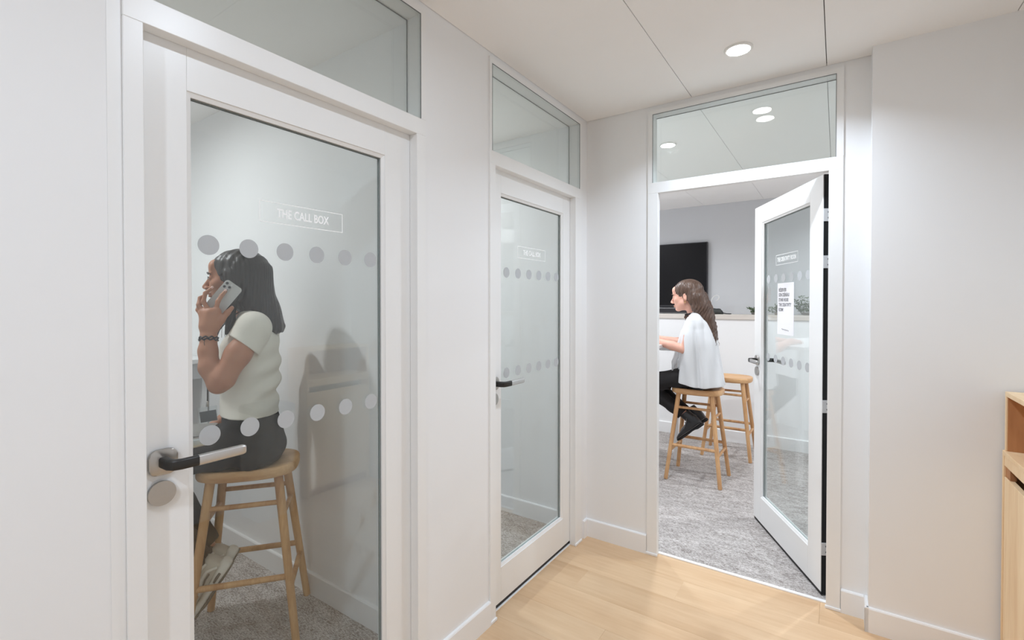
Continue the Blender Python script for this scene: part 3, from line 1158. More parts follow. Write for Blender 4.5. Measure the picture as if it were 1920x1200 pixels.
def hair_mat(name, dark, light):
    m, nt, b = new_mat(name)
    tc = node(nt, 'ShaderNodeTexCoord')
    mp = node(nt, 'ShaderNodeMapping')
    mp.inputs['Scale'].default_value = (1, 1, .07)
    nt.links.new(tc.outputs['Object'], mp.inputs['Vector'])
    n1 = node(nt, 'ShaderNodeTexNoise')
    n1.inputs['Scale'].default_value = 130
    n1.inputs['Detail'].default_value = 4
    nt.links.new(mp.outputs[0], n1.inputs['Vector'])
    mix = node(nt, 'ShaderNodeMix', data_type='RGBA')
    mix.inputs[6].default_value = (*lin(dark), 1)
    mix.inputs[7].default_value = (*lin(light), 1)
    nt.links.new(n1.outputs['Fac'], mix.inputs[0])
    nt.links.new(mix.outputs[2], b.inputs['Base Color'])
    b.inputs['Roughness'].default_value = .42
    bp = node(nt, 'ShaderNodeBump')
    bp.inputs['Strength'].default_value = .5
    bp.inputs['Distance'].default_value = .003
    nt.links.new(n1.outputs['Fac'], bp.inputs['Height'])
    nt.links.new(bp.outputs['Normal'], b.inputs['Normal'])
    return m


class Head:
    """head features in a head frame (x forward, y left, z up, origin between the ears)"""
    def __init__(self, o, k=1., pitch=0., yaw=0.):
        self.o = Vector(o)
        self.k = k
        self.m = Euler((0, R(pitch), R(yaw))).to_matrix()

    def p(self, x, y, z):
        return tuple(self.o + self.m @ Vector((x, y, z)) * self.k)

    def build(self, v):
        k = self.k
        E = lambda c, r, b, op='+': v.ell(self.p(*c), [q * k for q in r], b * k, op, self.m)
        Cn = lambda a, b, ra, rb, s, op='+': v.cone(self.p(*a), self.p(*b), ra * k, rb * k, s * k, op)
        E((0, 0, .030), (.098, .076, .086), .01)
        E((.040, 0, -.030), (.066, .060, .078), .02)
        for s in (-1, 1):
            Cn((.030, s * .050, -.055), (.078, s * .012, -.093), .022, .016, .02)
            E((.066, s * .042, -.022), (.026, .020, .022), .016)          # cheek
        E((.086, 0, -.094), (.014, .020, .013), .012)                        # chin
        E((.091, 0, .022), (.014, .048, .011), .010)                         # brow ridge
        E((.085, 0, .052), (.022, .05, .03), .018)                           # forehead
        for s in (-1, 1):
            E((.106, s * .031, .0), (.014, .019, .012), .008, '-')          # eye socket
        Cn((.099, 0, .006), (.124, 0, -.034), .0085, .0105, .006)           # nose
        for s in (-1, 1):
            E((.113, s * .012, -.040), (.012, .0085, .0085), .004)
        E((.104, 0, -.064), (.010, .021, .0055), .005)                       # lips
        E((.102, 0, -.0735), (.0105, .019, .0060), .004)
        E((.109, 0, -.0688), (.006, .019, .0012), .002, '-')
        for s in (-1, 1):
            E((.0925, s * .031, .001), (.0118, .0145, .0118), .003)         # lids
            E((-.004, s * .077, -.008), (.017, .009, .030), .005)           # ear
            E((-.001, s * .086, -.004), (.009, .006, .017), .003, '-')

    def features(self, parent, brow, iris):
        for s in (-1, 1):
            c = self.p(.0935, s * .031, .001)
            B().ring_loft([[tuple(Vector(c) + self.m @ Vector((.0122 * math.cos(t) * self.k, .0118 * math.sin(t) * math.cos(a) * self.k, .0062 * math.sin(t) * math.sin(a) * self.k)))
                            for a in [2 * math.pi * i / 16 for i in range(16)]] for t in (.08, .5, .9, 1.3, 1.57)]).make('eye', M['eye'], parent, True)
            c2 = self.p(.1045, s * .0315, .001)
            B().ring_loft([[tuple(Vector(c2) + self.m @ Vector((.0022 * math.cos(t) * self.k, .0052 * math.sin(t) * math.cos(a) * self.k, .0052 * math.sin(t) * math.sin(a) * self.k)))
                            for a in [2 * math.pi * i / 14 for i in range(14)]] for t in (.08, .6, 1.2, 1.57)]).make('iris', iris, parent, True)
            pts = [self.p(*q) for q in ((.107, s * .012, .020), (.108, s * .024, .0255), (.102, s * .038, .0245), (.091, s * .050, .018))]
            B().tube(pts, [.0028 * self.k, .0036 * self.k, .003 * self.k, .0014 * self.k], 8).make('eyebrow', brow, parent, True)
            pts = [self.p(*q) for q in ((.1005, s * .018, .0045), (.106, s * .027, .0085), (.105, s * .036, .008), (.097, s * .045, .002))]
            B().tube(pts, .0013 * self.k, 6).make('eyelashes', brow, parent, True)


def finger(v, pts, r0=.0092, r1=.0072, k=.005):
    n = len(pts)
    v.chain(pts, [r0 + (r1 - r0) * i / (n - 1) for i in range(n)], k)


def nail(pts, parent, mat, side):
    """small nail plate on the last finger segment, facing side"""
    a, b = Vector(pts[-2]), Vector(pts[-1])
    d = (b - a).normalized()
    s = Vector(side)
    s = (s - d * s.dot(d)).normalized()
    w = d.cross(s)
    c = b + d * .001 + s * .0066
    rings = [[tuple(c + d * (u * .0058) + w * (x * .0046) + s * (-.0012 * x * x + e)) for u, x in ((-1, -1), (-1, 0), (-1, 1), (.6, 1), (1, 0), (.6, -1))] for e in (-.001, .0006)]
    B().ring_loft(rings).make('fingernail', mat, parent, True)


M['eye'] = plain('eye_white', (225, 220, 216), .2, noise=.01)
M['iris'] = plain('iris_brown', (58, 40, 30), .15)
M['hair_black'] = hair_mat('hair_near_black', (24, 20, 19), (58, 51, 48))
M['hair_brown'] = hair_mat('hair_brown', (38, 27, 22), (106, 79, 63))
M['skin_tan'] = skin_mat('skin_tan', (196, 143, 114), (180, 122, 96))
M['skin_pale'] = skin_mat('skin_pale', (228, 184, 164), (214, 156, 138))
M['nail'] = plain('nail_pale', (236, 196, 184), .25)
M['tee'] = plain('tshirt_offwhite', (232, 226, 214), .85, noise=.02, scale=12, bump=.15, bscale=500, spec=.2)
M['trouser'] = plain('trouser_black', (44, 42, 43), .85, noise=.15, scale=60, bump=.25, bscale=600, spec=.2)
M['cape'] = plain('cape_white', (220, 222, 224), .7, noise=.01, scale=8, bump=.06, bscale=400, spec=.3)
M['shoe'] = plain('trainer_cream', (206, 196, 180), .7, noise=.05, scale=60, bump=.2, bscale=500)
M['shoe_panel'] = plain('trainer_panel', (228, 221, 208), .5)
M['sole'] = plain('trainer_sole', (232, 226, 214), .6)
M['shoe_dark'] = plain('trainer_dark', (122, 113, 102), .7)
M['sock'] = plain('sock_black', (34, 32, 34), .9)
M['boot'] = plain('boot_black', (36, 35, 37), .42, noise=.3, scale=25, bump=.2, bscale=120)
M['lace'] = plain('boot_piping', (150, 146, 142), .6)

# ================================================== woman on the phone, near call booth
P1 = empty('person', (-.86, -1.61, 0), math.atan2(-.78, -.626))
tag(P1, 'woman with straight dark hair and white T-shirt on a stool, phone at ear', 'person')
h1 = Head((.046, 0, 1.545), 1.0, 1.0, 3)
v = Vox((-.26, -.33, .30), (.56, .32, 1.70), .0034)
h1.build(v)
v.cone((.000, 0, 1.355), (.022, 0, 1.47), .052, .050, .02)
v.loft([(.775, -.02, 0, .09, .14), (.86, -.015, 0, .098, .150), (.97, 0, 0, .090, .125), (1.07, .0, 0, .088, .122), (1.17, .004, 0, .099, .140),
        (1.26, -.004, 0, .094, .148), (1.33, -.016, 0, .070, .135), (1.385, -.012, 0, .048, .062)], .02)
SH, EL, WR = (-.048, .165, 1.322), (.058, .222, 1.130), (.110, .172, 1.300)
for s in (-1, 1):
    v.cone((-.015, s * .05, 1.368), (-.042, s * .155, 1.328), .034, .046, .03)
v.chain([SH, (.0, .198, 1.235), (.048, .222, 1.140)], [.044, .047, .041], .02)
v.cone((.048, .222, 1.140), (.066, .220, 1.118), .041, .034, .02)
v.chain([(.066, .218, 1.125), (.100, .200, 1.185), (.110, .182, 1.25), WR], [.038, .037, .033, .0285], .014)
# left hand, back of the hand outwards, round the phone
v.chain([WR, (.113, .163, 1.345), (.108, .157, 1.395)], [.028, .030, .026], .012)
v.cone((.122, .160, 1.35), (.134, .150, 1.40), .022, .018, .012)
v.cone((.102, .162, 1.35), (.086, .154, 1.405), .023, .017, .012)
F1 = [[(.140, .150, 1.390), (.156, .140, 1.412), (.158, .122, 1.432), (.148, .110, 1.442)],
      [(.130, .153, 1.402), (.152, .146, 1.432), (.152, .128, 1.460), (.140, .112, 1.470)],
      [(.112, .156, 1.408), (.134, .151, 1.446), (.130, .139, 1.480), (.110, .124, 1.501)],
      [(.089, .155, 1.410), (.083, .150, 1.446), (.072, .139, 1.470), (.062, .124, 1.488)]]
for fpts in F1:
    finger(v, fpts)
TH1 = [(.092, .160, 1.338), (.070, .156, 1.370), (.050, .146, 1.400), (.036, .134, 1.420)]
v.chain(TH1, [.018, .0135, .0105, .0085], .008)
# right arm reaching under the laptop, fingertips showing at its near edge
v.chain([(-.048, -.165, 1.322), (-.035, -.205, 1.18), (-.015, -.222, 1.035)], [.046, .045, .039], .02)
v.chain([(-.015, -.222, 1.035), (.085, -.195, .945), (.185, -.135, .868)], [.037, .034, .025], .014)
v.chain([(.185, -.135, .868), (.215, -.075, .860), (.224, -.02, .862)], [.022, .020, .015], .01)
F2 = [[(.250 - .020 * i, -.02 + .004 * (1 - abs(i - 1.5)), .863), (.244 - .021 * i, .050, .863), (.236 - .022 * i, .108, .864), (.228 - .022 * i, .140 + .006 * (i == 1) - .012 * (i == 3), .868)] for i in range(4)]
for fpts in F2:
    finger(v, fpts, .0088, .007)
v.chain([(.200, -.085, .862), (.165, -.050, .862), (.150, -.015, .864)], [.012, .010, .008], .008)
# legs inside the trousers
for s in (-1, 1):
    v.chain([(-.01, s * .085, .838), (.405, s * .098, .757), (.212, s * .064, .425)], [.045, .038, .027], .02)
    v.cone((.212, s * .064, .425), (.178, s * .062, .352), .026, .026, .015)
body = v.mesh('body', M['skin_tan'], P1)
h1.features(P1, M['hair_black'], M['iris'])
for fpts in (F1[1], F1[2], F1[3], TH1):
    nail(fpts, P1, M['nail'], (0.1, 1, .15))

# hair
v = Vox((-.20, -.16, 1.24), (.20, .17, 1.72), .003)
v.ell((.030, 0, 1.582), (.117, .092, .094), .01)
v.loft([(1.300, -.082, 0, .044, .062), (1.335, -.066, 0, .064, .088), (1.40, -.040, 0, .082, .096), (1.47, -.018, 0, .086, .097), (1.54, -.004, 0, .090, .096), (1.60, .006, 0, .09, .088)], .03, capk=.03)
v.cone((-.06, .02, 1.42), (-.118, .035, 1.335), .05, .020, .03)
v.cone((-.06, -.02, 1.42), (-.118, -.035, 1.335), .05, .020, .03)
for s in (-1, 1):
    v.chain([(.050, s * .080, 1.56), (.050, s * .088, 1.46), (.056, s * .085, 1.37), (.066, s * .078, 1.315)], [.026, .022, .018, .010], .02)
# leave the face and neck free
v.ell((.142, 0, 1.535), (.072, .075, .088), .012, '-')
v.ell((.125, 0, 1.455), (.075, .066, .075), .012, '-')
v.ell((.098, 0, 1.40), (.045, .062, .09), .012, '-')
v.ripple(lambda X, Y, Z: .0016 * np.sin(330 * X + 160 * Y + 9 * np.sin(7 * Z + 30 * Y)) * np.clip((1.66 - Z) * 12, 0, 1) + .0012 * np.sin(170 * X - 90 * Y + 5 * np.sin(11 * Z)))
hair = v.mesh('hair', M['hair_black'], P1)
b = B()
rnd = random.Random(4)
for k in range(9):
    x0, y0 = .056 + rnd.uniform(-.01, .014), .094 + rnd.uniform(-.008, .006)
    b.tube([(x0, y0, 1.40), (x0 + .004, y0 + .004, 1.37), (x0 + .006 + rnd.uniform(-.006, .01), y0 + .004, 1.34), (x0 + rnd.uniform(0, .02), y0, 1.30 + rnd.uniform(-.008, .012))], .0008, 4)
b.make('hair_strands', M['hair_black'], P1)

# T-shirt
v = Vox((-.20, -.30, .93), (.20, .30, 1.44), .0034)
fold = lambda X, Y, Z: (.0075 * np.sin(70 * Z + 10 * Y + 3 * np.sin(9 * X)) * np.clip(-X * 14, 0, 1) * np.clip((1.30 - Z) * 6, 0, 1) * np.clip((Z - .95) * 12, 0, 1)
                        + .0045 * np.sin(46 * Z - 34 * X + 10 * Y) * np.clip((1.14 - Z) * 7, 0, 1) * np.clip((Z - .95) * 12, 0, 1)
                        + .0035 * np.sin(30 * (X + Z) + 8 * Y))
v.loft([(.945, .000, 0, .114, .158), (1.0, .0, 0, .113, .150), (1.07, .0, 0, .113, .146), (1.17, .0, 0, .121, .157), (1.26, -.006, 0, .112, .164),
        (1.33, -.020, 0, .084, .148), (1.395, -.014, 0, .060, .075)], .02, capk=.006, wave=fold)
for s in (-1, 1):
    v.cone((-.015, s * .05, 1.372), (-.042, s * .158, 1.334), .042, .056, .03)
ad = np.array(EL) - np.array(SH)
ad = ad / np.linalg.norm(ad)
v2 = Vox((-.20, -.30, .93), (.20, .30, 1.44), .0034)
v2.cone((-.045, .135, 1.335), tuple(np.array(SH) + ad * .14), .069, .067, .01)
v2.half(tuple(np.array(SH) + ad * .064), tuple(ad + np.array((.12, 0, .1))))
v.blend((slice(None),) * 3, v2.f, .022, '+')
v2 = Vox((-.20, -.30, .93), (.20, .30, 1.44), .0034)
ar = np.array((.05, -.04, -.12))
ar = ar / np.linalg.norm(ar)
v2.cone((-.045, -.135, 1.335), tuple(np.array((-.048, -.165, 1.322)) + ar * .14), .060, .060, .01)
v2.half(tuple(np.array((-.048, -.165, 1.322)) + ar * .075), tuple(ar))
v.blend((slice(None),) * 3, v2.f, .022, '+')
v.half((0, 0, .958), (0.05, 0, -1))
v.ell((.028, 0, 1.425), (.075, .072, .062), .006, '-')
v.mesh('t_shirt', M['tee'], P1)
# neckline binding seen at the back of the shoulder
pts = [(.028 + .074 * math.cos(a), .071 * math.sin(a), 1.392 - .012 * math.cos(a)) for a in [2 * math.pi * i / 26 for i in range(27)]]

# trousers
v = Vox((-.22, -.24, .29), (.55, .24, 1.02), .0036)
v.loft([(.749, -.030, 0, .092, .165), (.78, -.030, 0, .108, .176), (.83, -.026, 0, .116, .176), (.90, -.010, 0, .112, .162), (.985, .0, 0, .104, .142)], .02, capk=.012)
for s in (-1, 1):
    v.cone((.03, s * .092, .836), (.405, s * .098, .758), .084, .064, .03)
    v.cone((.405, s * .098, .758), (.180, s * .062, .365), .064, .048, .02)
v.half((0, 0, .7488), (0, 0, -1)) if False else None
X, Y, Z = v.ax[0][:, None, None], v.ax[1][None, :, None], v.ax[2][None, None, :]
seatcut = np.where((X > -.22) & (X < .205) & (Z > .66), .7485 - Z, -1.0)
v.f = np.maximum(v.f, seatcut.astype(np.float32))
for s in (1,):
    dl = V3(.165 - .405, 0, .470 - .758)
v.half((.182, 0, .372), (dl[0] * .7, 0, dl[2]))
v.ripple(lambda X, Y, Z: .0022 * np.sin(55 * X + 40 * Z + 12 * Y) + .0012 * np.sin(90 * Z - 60 * X))
v.mesh('trousers', M['trouser'], P1)


# shoes -------------------------------------------------------------
def place_shoe(parent, heel, toe_dir, up_dir, objs):
    pass


def frame_of(heel, d, u):
    d = Vector(d).normalized()
    u = Vector(u)
    u = (u - d * u.dot(d)).normalized()
    w = u.cross(d)
    m = Matrix((d, w, u)).transposed().to_4x4()
    return Matrix.Translation(Vector(heel)) @ m


def shoe_rings(secs, n=20, flat=True):
    """secs: (x, half width, z bottom, z top, lateral shift)"""
    rings = []
    for x, wv, z0, z1, sh in secs:
        r = []
        for i in range(n):
            a = 2 * math.pi * i / n
            c, s = math.cos(a), math.sin(a)
            e = .75 if s < 0 else 1.0
            y = sh + wv * math.copysign(abs(c) ** (.62 if s < 0 else .85), c)
            z = (z0 + z1) / 2 + (z1 - z0) / 2 * math.copysign(abs(s) ** (.55 if s < 0 else .9), s)
            r.append((x, y, z))
        rings.append(r)
    return rings


def make_part(rings, name, mat, parent, mtx, smooth=.9):
    o = B().ring_loft([[tuple(mtx @ Vector(p)) for p in r] for r in rings]).make(name, mat, parent, smooth=smooth)
    return o


def trainer(parent, heel, d, u, side):
    m = frame_of(heel, d, u) @ Matrix.Diagonal((1.0, 1.12, 1.12, 1))
    g = empty('trainer', (0, 0, 0), 0, parent)
    up = [(.004, .022, .028, .085, 0), (.012, .031, .026, .098, 0), (.045, .034, .026, .104, 0), (.085, .036, .026, .100, 0), (.12, .040, .026, .086, .002), (.165, .045, .026, .070, .004),
          (.205, .047, .026, .058, .004), (.24, .042, .026, .048, .002), (.262, .030, .027, .041, 0), (.270, .016, .028, .034, 0)]
    make_part(shoe_rings(up), 'upper', M['shoe'], g, m)
    sole = [(-.010, .020, .006, .038, 0), (.002, .035, .0, .043, 0), (.04, .041, .0, .041, 0), (.10, .037, .002, .032, .001), (.16, .046, .001, .031, .004), (.21, .050, .002, .031, .005), (.25, .042, .006, .032, .002),
            (.272, .028, .012, .033, 0), (.280, .012, .018, .031, 0)]
    make_part(shoe_rings(sole), 'midsole', M['sole'], g, m)
    out = [(.0, .028, -.004, .004, 0), (.04, .0385, -.005, .004, 0), (.10, .0365, -.003, .005, .001), (.16, .0455, -.004, .005, .004), (.21, .0495, -.003, .006, .005), (.25, .0415, .001, .010, .002), (.272, .027, .007, .015, 0)]
    make_part(shoe_rings(out, 16), 'outsole', M['shoe_dark'], g, m)
    # curved overlay panels on both sides, heel loop, laces
    for sd in (-1, 1):
        for pts, r, mt in (([(.015, .0335, .040), (.045, .0365, .062), (.085, .038, .060), (.120, .042, .044), (.160, .0475, .038)], [.006, .008, .007, .007, .005], 'shoe_panel'),
                           ([(.020, .0335, .080), (.055, .035, .086), (.095, .036, .074), (.125, .0405, .058), (.150, .045, .050)], [.005, .006, .006, .006, .004], 'shoe_panel'),
                           ([(.165, .046, .034), (.20, .048, .040), (.235, .043, .038), (.258, .031, .036)], [.006, .008, .007, .005], 'shoe_panel'),
                           ([(.050, .0368, .050), (.075, .0380, .050), (.098, .0398, .044)], [.0028, .0034, .0026], 'shoe_dark'),
                           ([(.028, .0395, .020), (.050, .0405, .020), (.070, .0402, .019)], [.005, .006, .004], 'shoe_dark')):
            b = B().tube([tuple(m @ Vector((x, sd * y, z))) for x, y, z in pts], r, 8)
            b.make('overlay', M[mt], g, True)
    for k in range(5):
        x = .100 + .022 * k
        zt = .1005 - .0155 * k - .001
        wd = .021 + .001 * k
        b = B().tube([tuple(m @ Vector((x + .003 * abs(y / wd), y, zt + .004 - .007 * (y / wd) ** 2))) for y in (-wd, -wd * .5, 0, wd * .5, wd)], .0026, 6)
        b.make('lace', M['sole'], g, True)
    make_part([[(.042 + (.030 + .004 * q) * math.cos(a), (.026 + .002 * q) * math.sin(a), zz + .008 * math.cos(a)) for a in [2 * math.pi * i / 16 for i in range(16)]] for q, zz in ((0, .095), (1, .106), (0, .112), (-1, .106))],
              'collar', M['shoe_panel'], g, m)
    # sock
    make_part([[(.047 + .037 * math.cos(a) - .036 * q, .037 * math.sin(a), .085 + .12 * q) for a in [2 * math.pi * i / 14 for i in range(14)]] for q in (0, .5, 1)], 'sock', M['sock'], g, m)
    return g


dfoot, ufoot = (.555, 0, -.832), (.832, 0, .555)
trainer(P1, (.060, .060, .325), dfoot, ufoot, 1)
trainer(P1, (.064, -.060, .318), (.50, 0, -.866), (.866, 0, .5), -1)

# bracelet
t = B()
axis = (Vector(WR) - Vector((.110, .182, 1.25))).normalized()
c = Vector(WR) - axis * .004
e1 = axis.orthogonal().normalized()
e2 = axis.cross(e1)
for off, ph in ((-.004, 0), (.004, 1.6)):
    pts = [c + axis * (off + .0028 * math.sin(9 * a + ph)) + (e1 * math.cos(a) + e2 * math.sin(a)) * (.0315 + .0012 * math.cos(9 * a + ph)) for a in [2 * math.pi * i / 72 for i in range(73)]]
    t.tube(pts, .0032, 6)
t.tube([c + (e1 * math.cos(a) + e2 * math.sin(a)) * .033 - axis * (.03 * k) + e1 * 0 for a, k in ((.6, 0), (.62, .3), (.6, .7), (.7, 1.1))], .0010, 5)
t.make('bracelet', M['boot'], P1, True)

# phone ---------------------------------------------------------------
mph = Matrix.Translation((-.86, -1.61, 0)) @ Matrix.Rotation(math.atan2(-.78, -.626), 4, 'Z')
PHC = Vector((.073, .112, 1.459))
pe = empty('smartphone', tuple(mph @ PHC))
tag(pe, 'silver smartphone with three camera lenses held at the ear of the dark haired woman', 'phone')
axl = Vector((-.61, .02, .79)).normalized()       # towards the top end
axn = Vector((-.02, 1, .06))
axn = (axn - axl * axn.dot(axl)).normalized()      # back of the phone, outwards
axw = axl.cross(axn)
mm = mph.to_3x3() @ Matrix((axw, axl, axn)).transposed()
pe.rotation_euler = mm.to_euler()
M['phone'] = plain('phone_silver', (214, 214, 212), .3, noise=.01)
M['phone_edge'] = plain('phone_steel', (190, 190, 188), .2, metal=1.)
M['lens'] = plain('lens_dark', (36, 36, 40), .12)
B().prism(rrect(.074, .148, .012), 'z', -.0040, .0034, .0012).make('frame', M['phone_edge'], pe, smooth=.6)
B().prism(rrect(.0725, .1465, .0115), 'z', .0035, .0043).make('back_glass', M['phone'], pe)
B().prism(rrect(.071, .145, .011), 'z', -.0046, -.0041).make('screen', M['tv'], pe)
lensx = 1 if axw.x > 0 else -1
B().prism([(x + lensx * .0155, y + .0515) for x, y in rrect(.035, .036, .009)], 'z', .0044, .0062, .0005).make('camera_bump', M['phone'], pe)
for lx, ly in ((.0245, .0600), (.0245, .0430), (.0075, .0515)):
    B().prism([(x + lensx * lx, y + ly) for x, y in circ(.0066, 22)], 'z', .0063, .0078).make('lens_ring', M['phone_edge'], pe)
    B().prism([(x + lensx * lx, y + ly) for x, y in circ(.0052, 22)], 'z', .0079, .0083).make('lens', M['lens'], pe)
B().prism([(x + lensx * .0075, y + .0640) for x, y in circ(.0026, 14)], 'z', .0063, .0067).make('flash', M['paper'], pe)
B().prism([(x + lensx * .0075, y + .0390) for x, y in circ(.0018, 14)], 'z', .0063, .0067).make('sensor', M['lens'], pe)

M['laptop'] = plain('laptop_grey', (150, 147, 143), .4, metal=.5, noise=.02, scale=200)
# laptop --------------------------------------------------------------
le = empty('laptop', tuple(mph @ Vector((.302, .024, .8815))), math.atan2(-.78, -.626))
tag(le, 'closed silver laptop on the lap of the woman on the phone', 'laptop')
B().prism(rrect(.315, .225, .014), 'z', .0, .011, .002).make('base', M['laptop'], le, smooth=.6)
B().prism(rrect(.315, .225, .014), 'z', .0125, .020, .002).make('lid', M['laptop'], le, smooth=.6)
B().box(-.12, .12, .094, .104, .0105, .0128).make('hinge_bar', M['tv_frame'], le)

# badge on a lanyard --------------------------------------------------
be = empty('lanyard_badge', tuple(mph @ Vector((.150, .045, .965))), math.atan2(-.78, -.626))
tag(be, 'clear badge holder with a grey card hanging from a dark lanyard below her elbow', 'badge')
M['clear'] = glass_mat('clear_plastic', (.93, .95, .95))
M['card'] = plain('card_grey', (92, 96, 102), .5)
rt = Matrix.Rotation(R(-8), 4, 'Y')
o = B().box(-.037, .037, -.0022, .0022, -.030, .036, .001, 1).make('holder', M['clear'], be)
o.rotation_euler = (0, R(7), 0)
o = B().box(-.032, .030, -.0012, .0012, -.027, .018).make('card', M['card'], be)
o.rotation_euler = (0, R(7), 0)
B().rod((.003, 0, .036), (.002, 0, .060), .005, .004, 10).make('clip', M['metal'], be, smooth=True)
pts = [(.002, 0, .058), (.000, .004, .13), (-.012, .012, .22), (-.028, .020, .30), (-.050, .022, .36), (-.085, .018, .41), (-.125, .014, .438), (-.165, .0, .445)]
B().tube(pts, .0026, 6).make('lanyard', M['black'], be, True)

# ================================================== woman in the white cape jacket
P2 = empty('person', (.343 - .0, 1.41, 0), math.pi)
tag(P2, 'woman with long wavy brown hair and white cape jacket sitting at the high desk', 'person')
h2 = Head((.094, 0, 1.500), 1.08, 7, -2)
v = Vox((-.26, -.33, .42), (.58, .33, 1.68), .0040)
h2.build(v)
v.cone((.020, 0, 1.31), (.066, 0, 1.42), .050, .049, .02)
v.loft([(.775, -.03, 0, .10, .14), (.86, -.025, 0, .10, .150), (.97, -.015, 0, .088, .125), (1.07, -.008, 0, .088, .122), (1.17, .004, 0, .100, .140),
        (1.24, .004, 0, .094, .145), (1.30, .0, 0, .072, .130), (1.35, .010, 0, .046, .062)], .02)
for s in (-1, 1):
    v.cone((.008, s * .05, 1.332), (.000, s * .148, 1.290), .034, .044, .03)
    el = (.062, .196, 1.070) if s > 0 else (.10, -.196, 1.085)
    wr = (.335, .125, 1.126) if s > 0 else (.37, -.10, 1.126)
    v.chain([(.0, s * .155, 1.285), (.03, s * .185, 1.18), el], [.044, .042, .036], .02)
    mid = tuple((np.array(el) * .6 + np.array(wr) * .4))
    v.chain([el, mid, wr], [.036, .036, .026], .014)
    q = Vector(wr)
    dirv = Vector((1, -s * .30, -.04)).normalized()
    lat = Vector((s * .28, s * 1, 0)).normalized() * s
    lat = Vector((.28 * s, 1, 0)).normalized()
    v.chain([tuple(q), tuple(q + dirv * .05), tuple(q + dirv * .085)], [.024, .024, .020], .012)
    v.chain([tuple(q + dirv * .06 + lat * .016), tuple(q + dirv * .088 + lat * .024)], [.018, .014], .01)
    v.chain([tuple(q + dirv * .06 - lat * .016), tuple(q + dirv * .088 - lat * .024)], [.018, .014], .01)
    for i in range(4):
        bs = q + dirv * (.09 + .006 * (1 - abs(i - 1.4) / 2)) + lat * (.030 - .020 * i)
        ln = (.9, 1., 1.05, .85)[i] if s < 0 else (.85, 1.05, 1., .9)[i]
        pts = [tuple(bs), tuple(bs + dirv * .032 * ln + Vector((0, 0, .006))), tuple(bs + dirv * .056 * ln + Vector((0, 0, -.004))), tuple(bs + dirv * .070 * ln + Vector((0, 0, -.016)))]
        finger(v, pts, .0088, .007, .005)
    tb = q + dirv * .03 - lat * (s * .022)
    v.chain([tuple(tb), tuple(tb + dirv * .035 - lat * (s * .020)), tuple(tb + dirv * .065 - lat * (s * .022) + Vector((0, 0, -.010)))], [.015, .0105, .0078], .008)
    v.chain([(-.02, s * .085, .838), (.42, s * .082, .746), (.130, s * .052, .548)], [.045, .040, .031], .02)
    v.cone((.130, s * .052, .548), (.086, s * .050, .500), .030, .033, .015)
v.mesh('body', M['skin_pale'], P2)
h2.features(P2, M['hair_brown'], M['iris'])

# long hair
v = Vox((-.24, -.17, 1.04), (.26, .17, 1.68), .0032)
v.ell(h2.p(-.012, 0, .040), (.118, .094, .095), .01, rot=h2.m)
wavy = [(.012, 1.46), (-.026, 1.38), (-.056, 1.30), (-.078, 1.22), (-.095, 1.15), (-.112, 1.09)]
for y0, sc in ((0, 1.0), (.055, .92), (-.055, .92)):
    v.chain([(x - .004 * abs(y0) / .055, y0 * (1 - .1 * i), z + .02 * abs(y0) / .055) for i, (x, z) in enumerate(wavy)], [.072 * sc, .060 * sc, .050 * sc, .042 * sc, .034 * sc, .016], .03)
v.chain([(.055, .072, 1.55), (.038, .085, 1.47), (.012, .084, 1.40), (-.02, .075, 1.34)], [.03, .028, .026, .02], .02)
v.chain([(.060, -.072, 1.55), (.050, -.085, 1.47), (.088, -.075, 1.38), (.112, -.068, 1.315)], [.03, .026, .020, .010], .02)
v.chain([(.10, -.07, 1.37), (.125, -.066, 1.32), (.120, -.064, 1.285)], [.014, .010, .005], .01)
v.ell(h2.p(.108, 0, -.012), (.078, .080, .098), .012, '-', rot=h2.m)
v.ell(h2.p(.080, .02, -.085), (.080, .088, .080), .012, '-', rot=h2.m)
v.ell(h2.p(.004, .092, -.018), (.022, .022, .031), .010, '-', rot=h2.m)
v.ripple(lambda X, Y, Z: (  .0021 * np.sin(210 * (X + .30 * (Z - 1.3)) + 70 * Y + 4 * np.sin(26 * Z + 20 * Y)) +   .0016 * np.sin(390 * X + 120 * Y + 5 * np.sin(33 * Z))) * np.clip((1.60 - Z) * 9 + .25, 0, 1))
v.mesh('hair', M['hair_brown'], P2)
b = B()
rnd = random.Random(9)
for k in range(8):
    u = rnd.uniform(-.05, .055)
    pts = [(-.06 + rnd.uniform(-.02, .0), u, 1.25), (-.105 + rnd.uniform(-.02, .01), u + .01, 1.17), (-.118 + rnd.uniform(-.03, .012), u, 1.11), (-.128 + rnd.uniform(-.02, .03), u + rnd.uniform(-.01, .01), 1.065 + rnd.uniform(0, .03))]
    b.tube(pts, .0008, 4)
b.make('hair_strands', M['hair_brown'], P2)
# earring
c = Vector(h2.p(-.002, .089, -.042))
B().tube([c + Vector((.006 * math.cos(a), .002, -.006 + .007 * math.sin(a))) for a in [2 * math.pi * i / 16 for i in range(17)]], .0014, 6).make('earring', plain('earring_gold', (214, 180, 120), .25, metal=1.), P2, True)

# cape jacket
v = Vox((-.24, -.32, .76), (.27, .32, 1.38), .0036)


def cape_fold(X, Y, Z):
    a = np.arctan2(Y, X + 1e-4)
    low = np.clip((1.28 - Z) * 2.2, 0, 1)
    g = np.exp(-((a - 1.66 - .15 * (1.2 - Z)) / .07) ** 2) * .022 + np.exp(-((a - 1.98 - .2 * (1.2 - Z)) / .10) ** 2) * .012
    return (.0075 * np.sin(7 * a + 4 * np.sin(3 * Z) + 1.2) + .0050 * np.sin(13 * a + 5 * Z)) * low + g * np.clip((1.32 - Z) * 8, 0, 1)


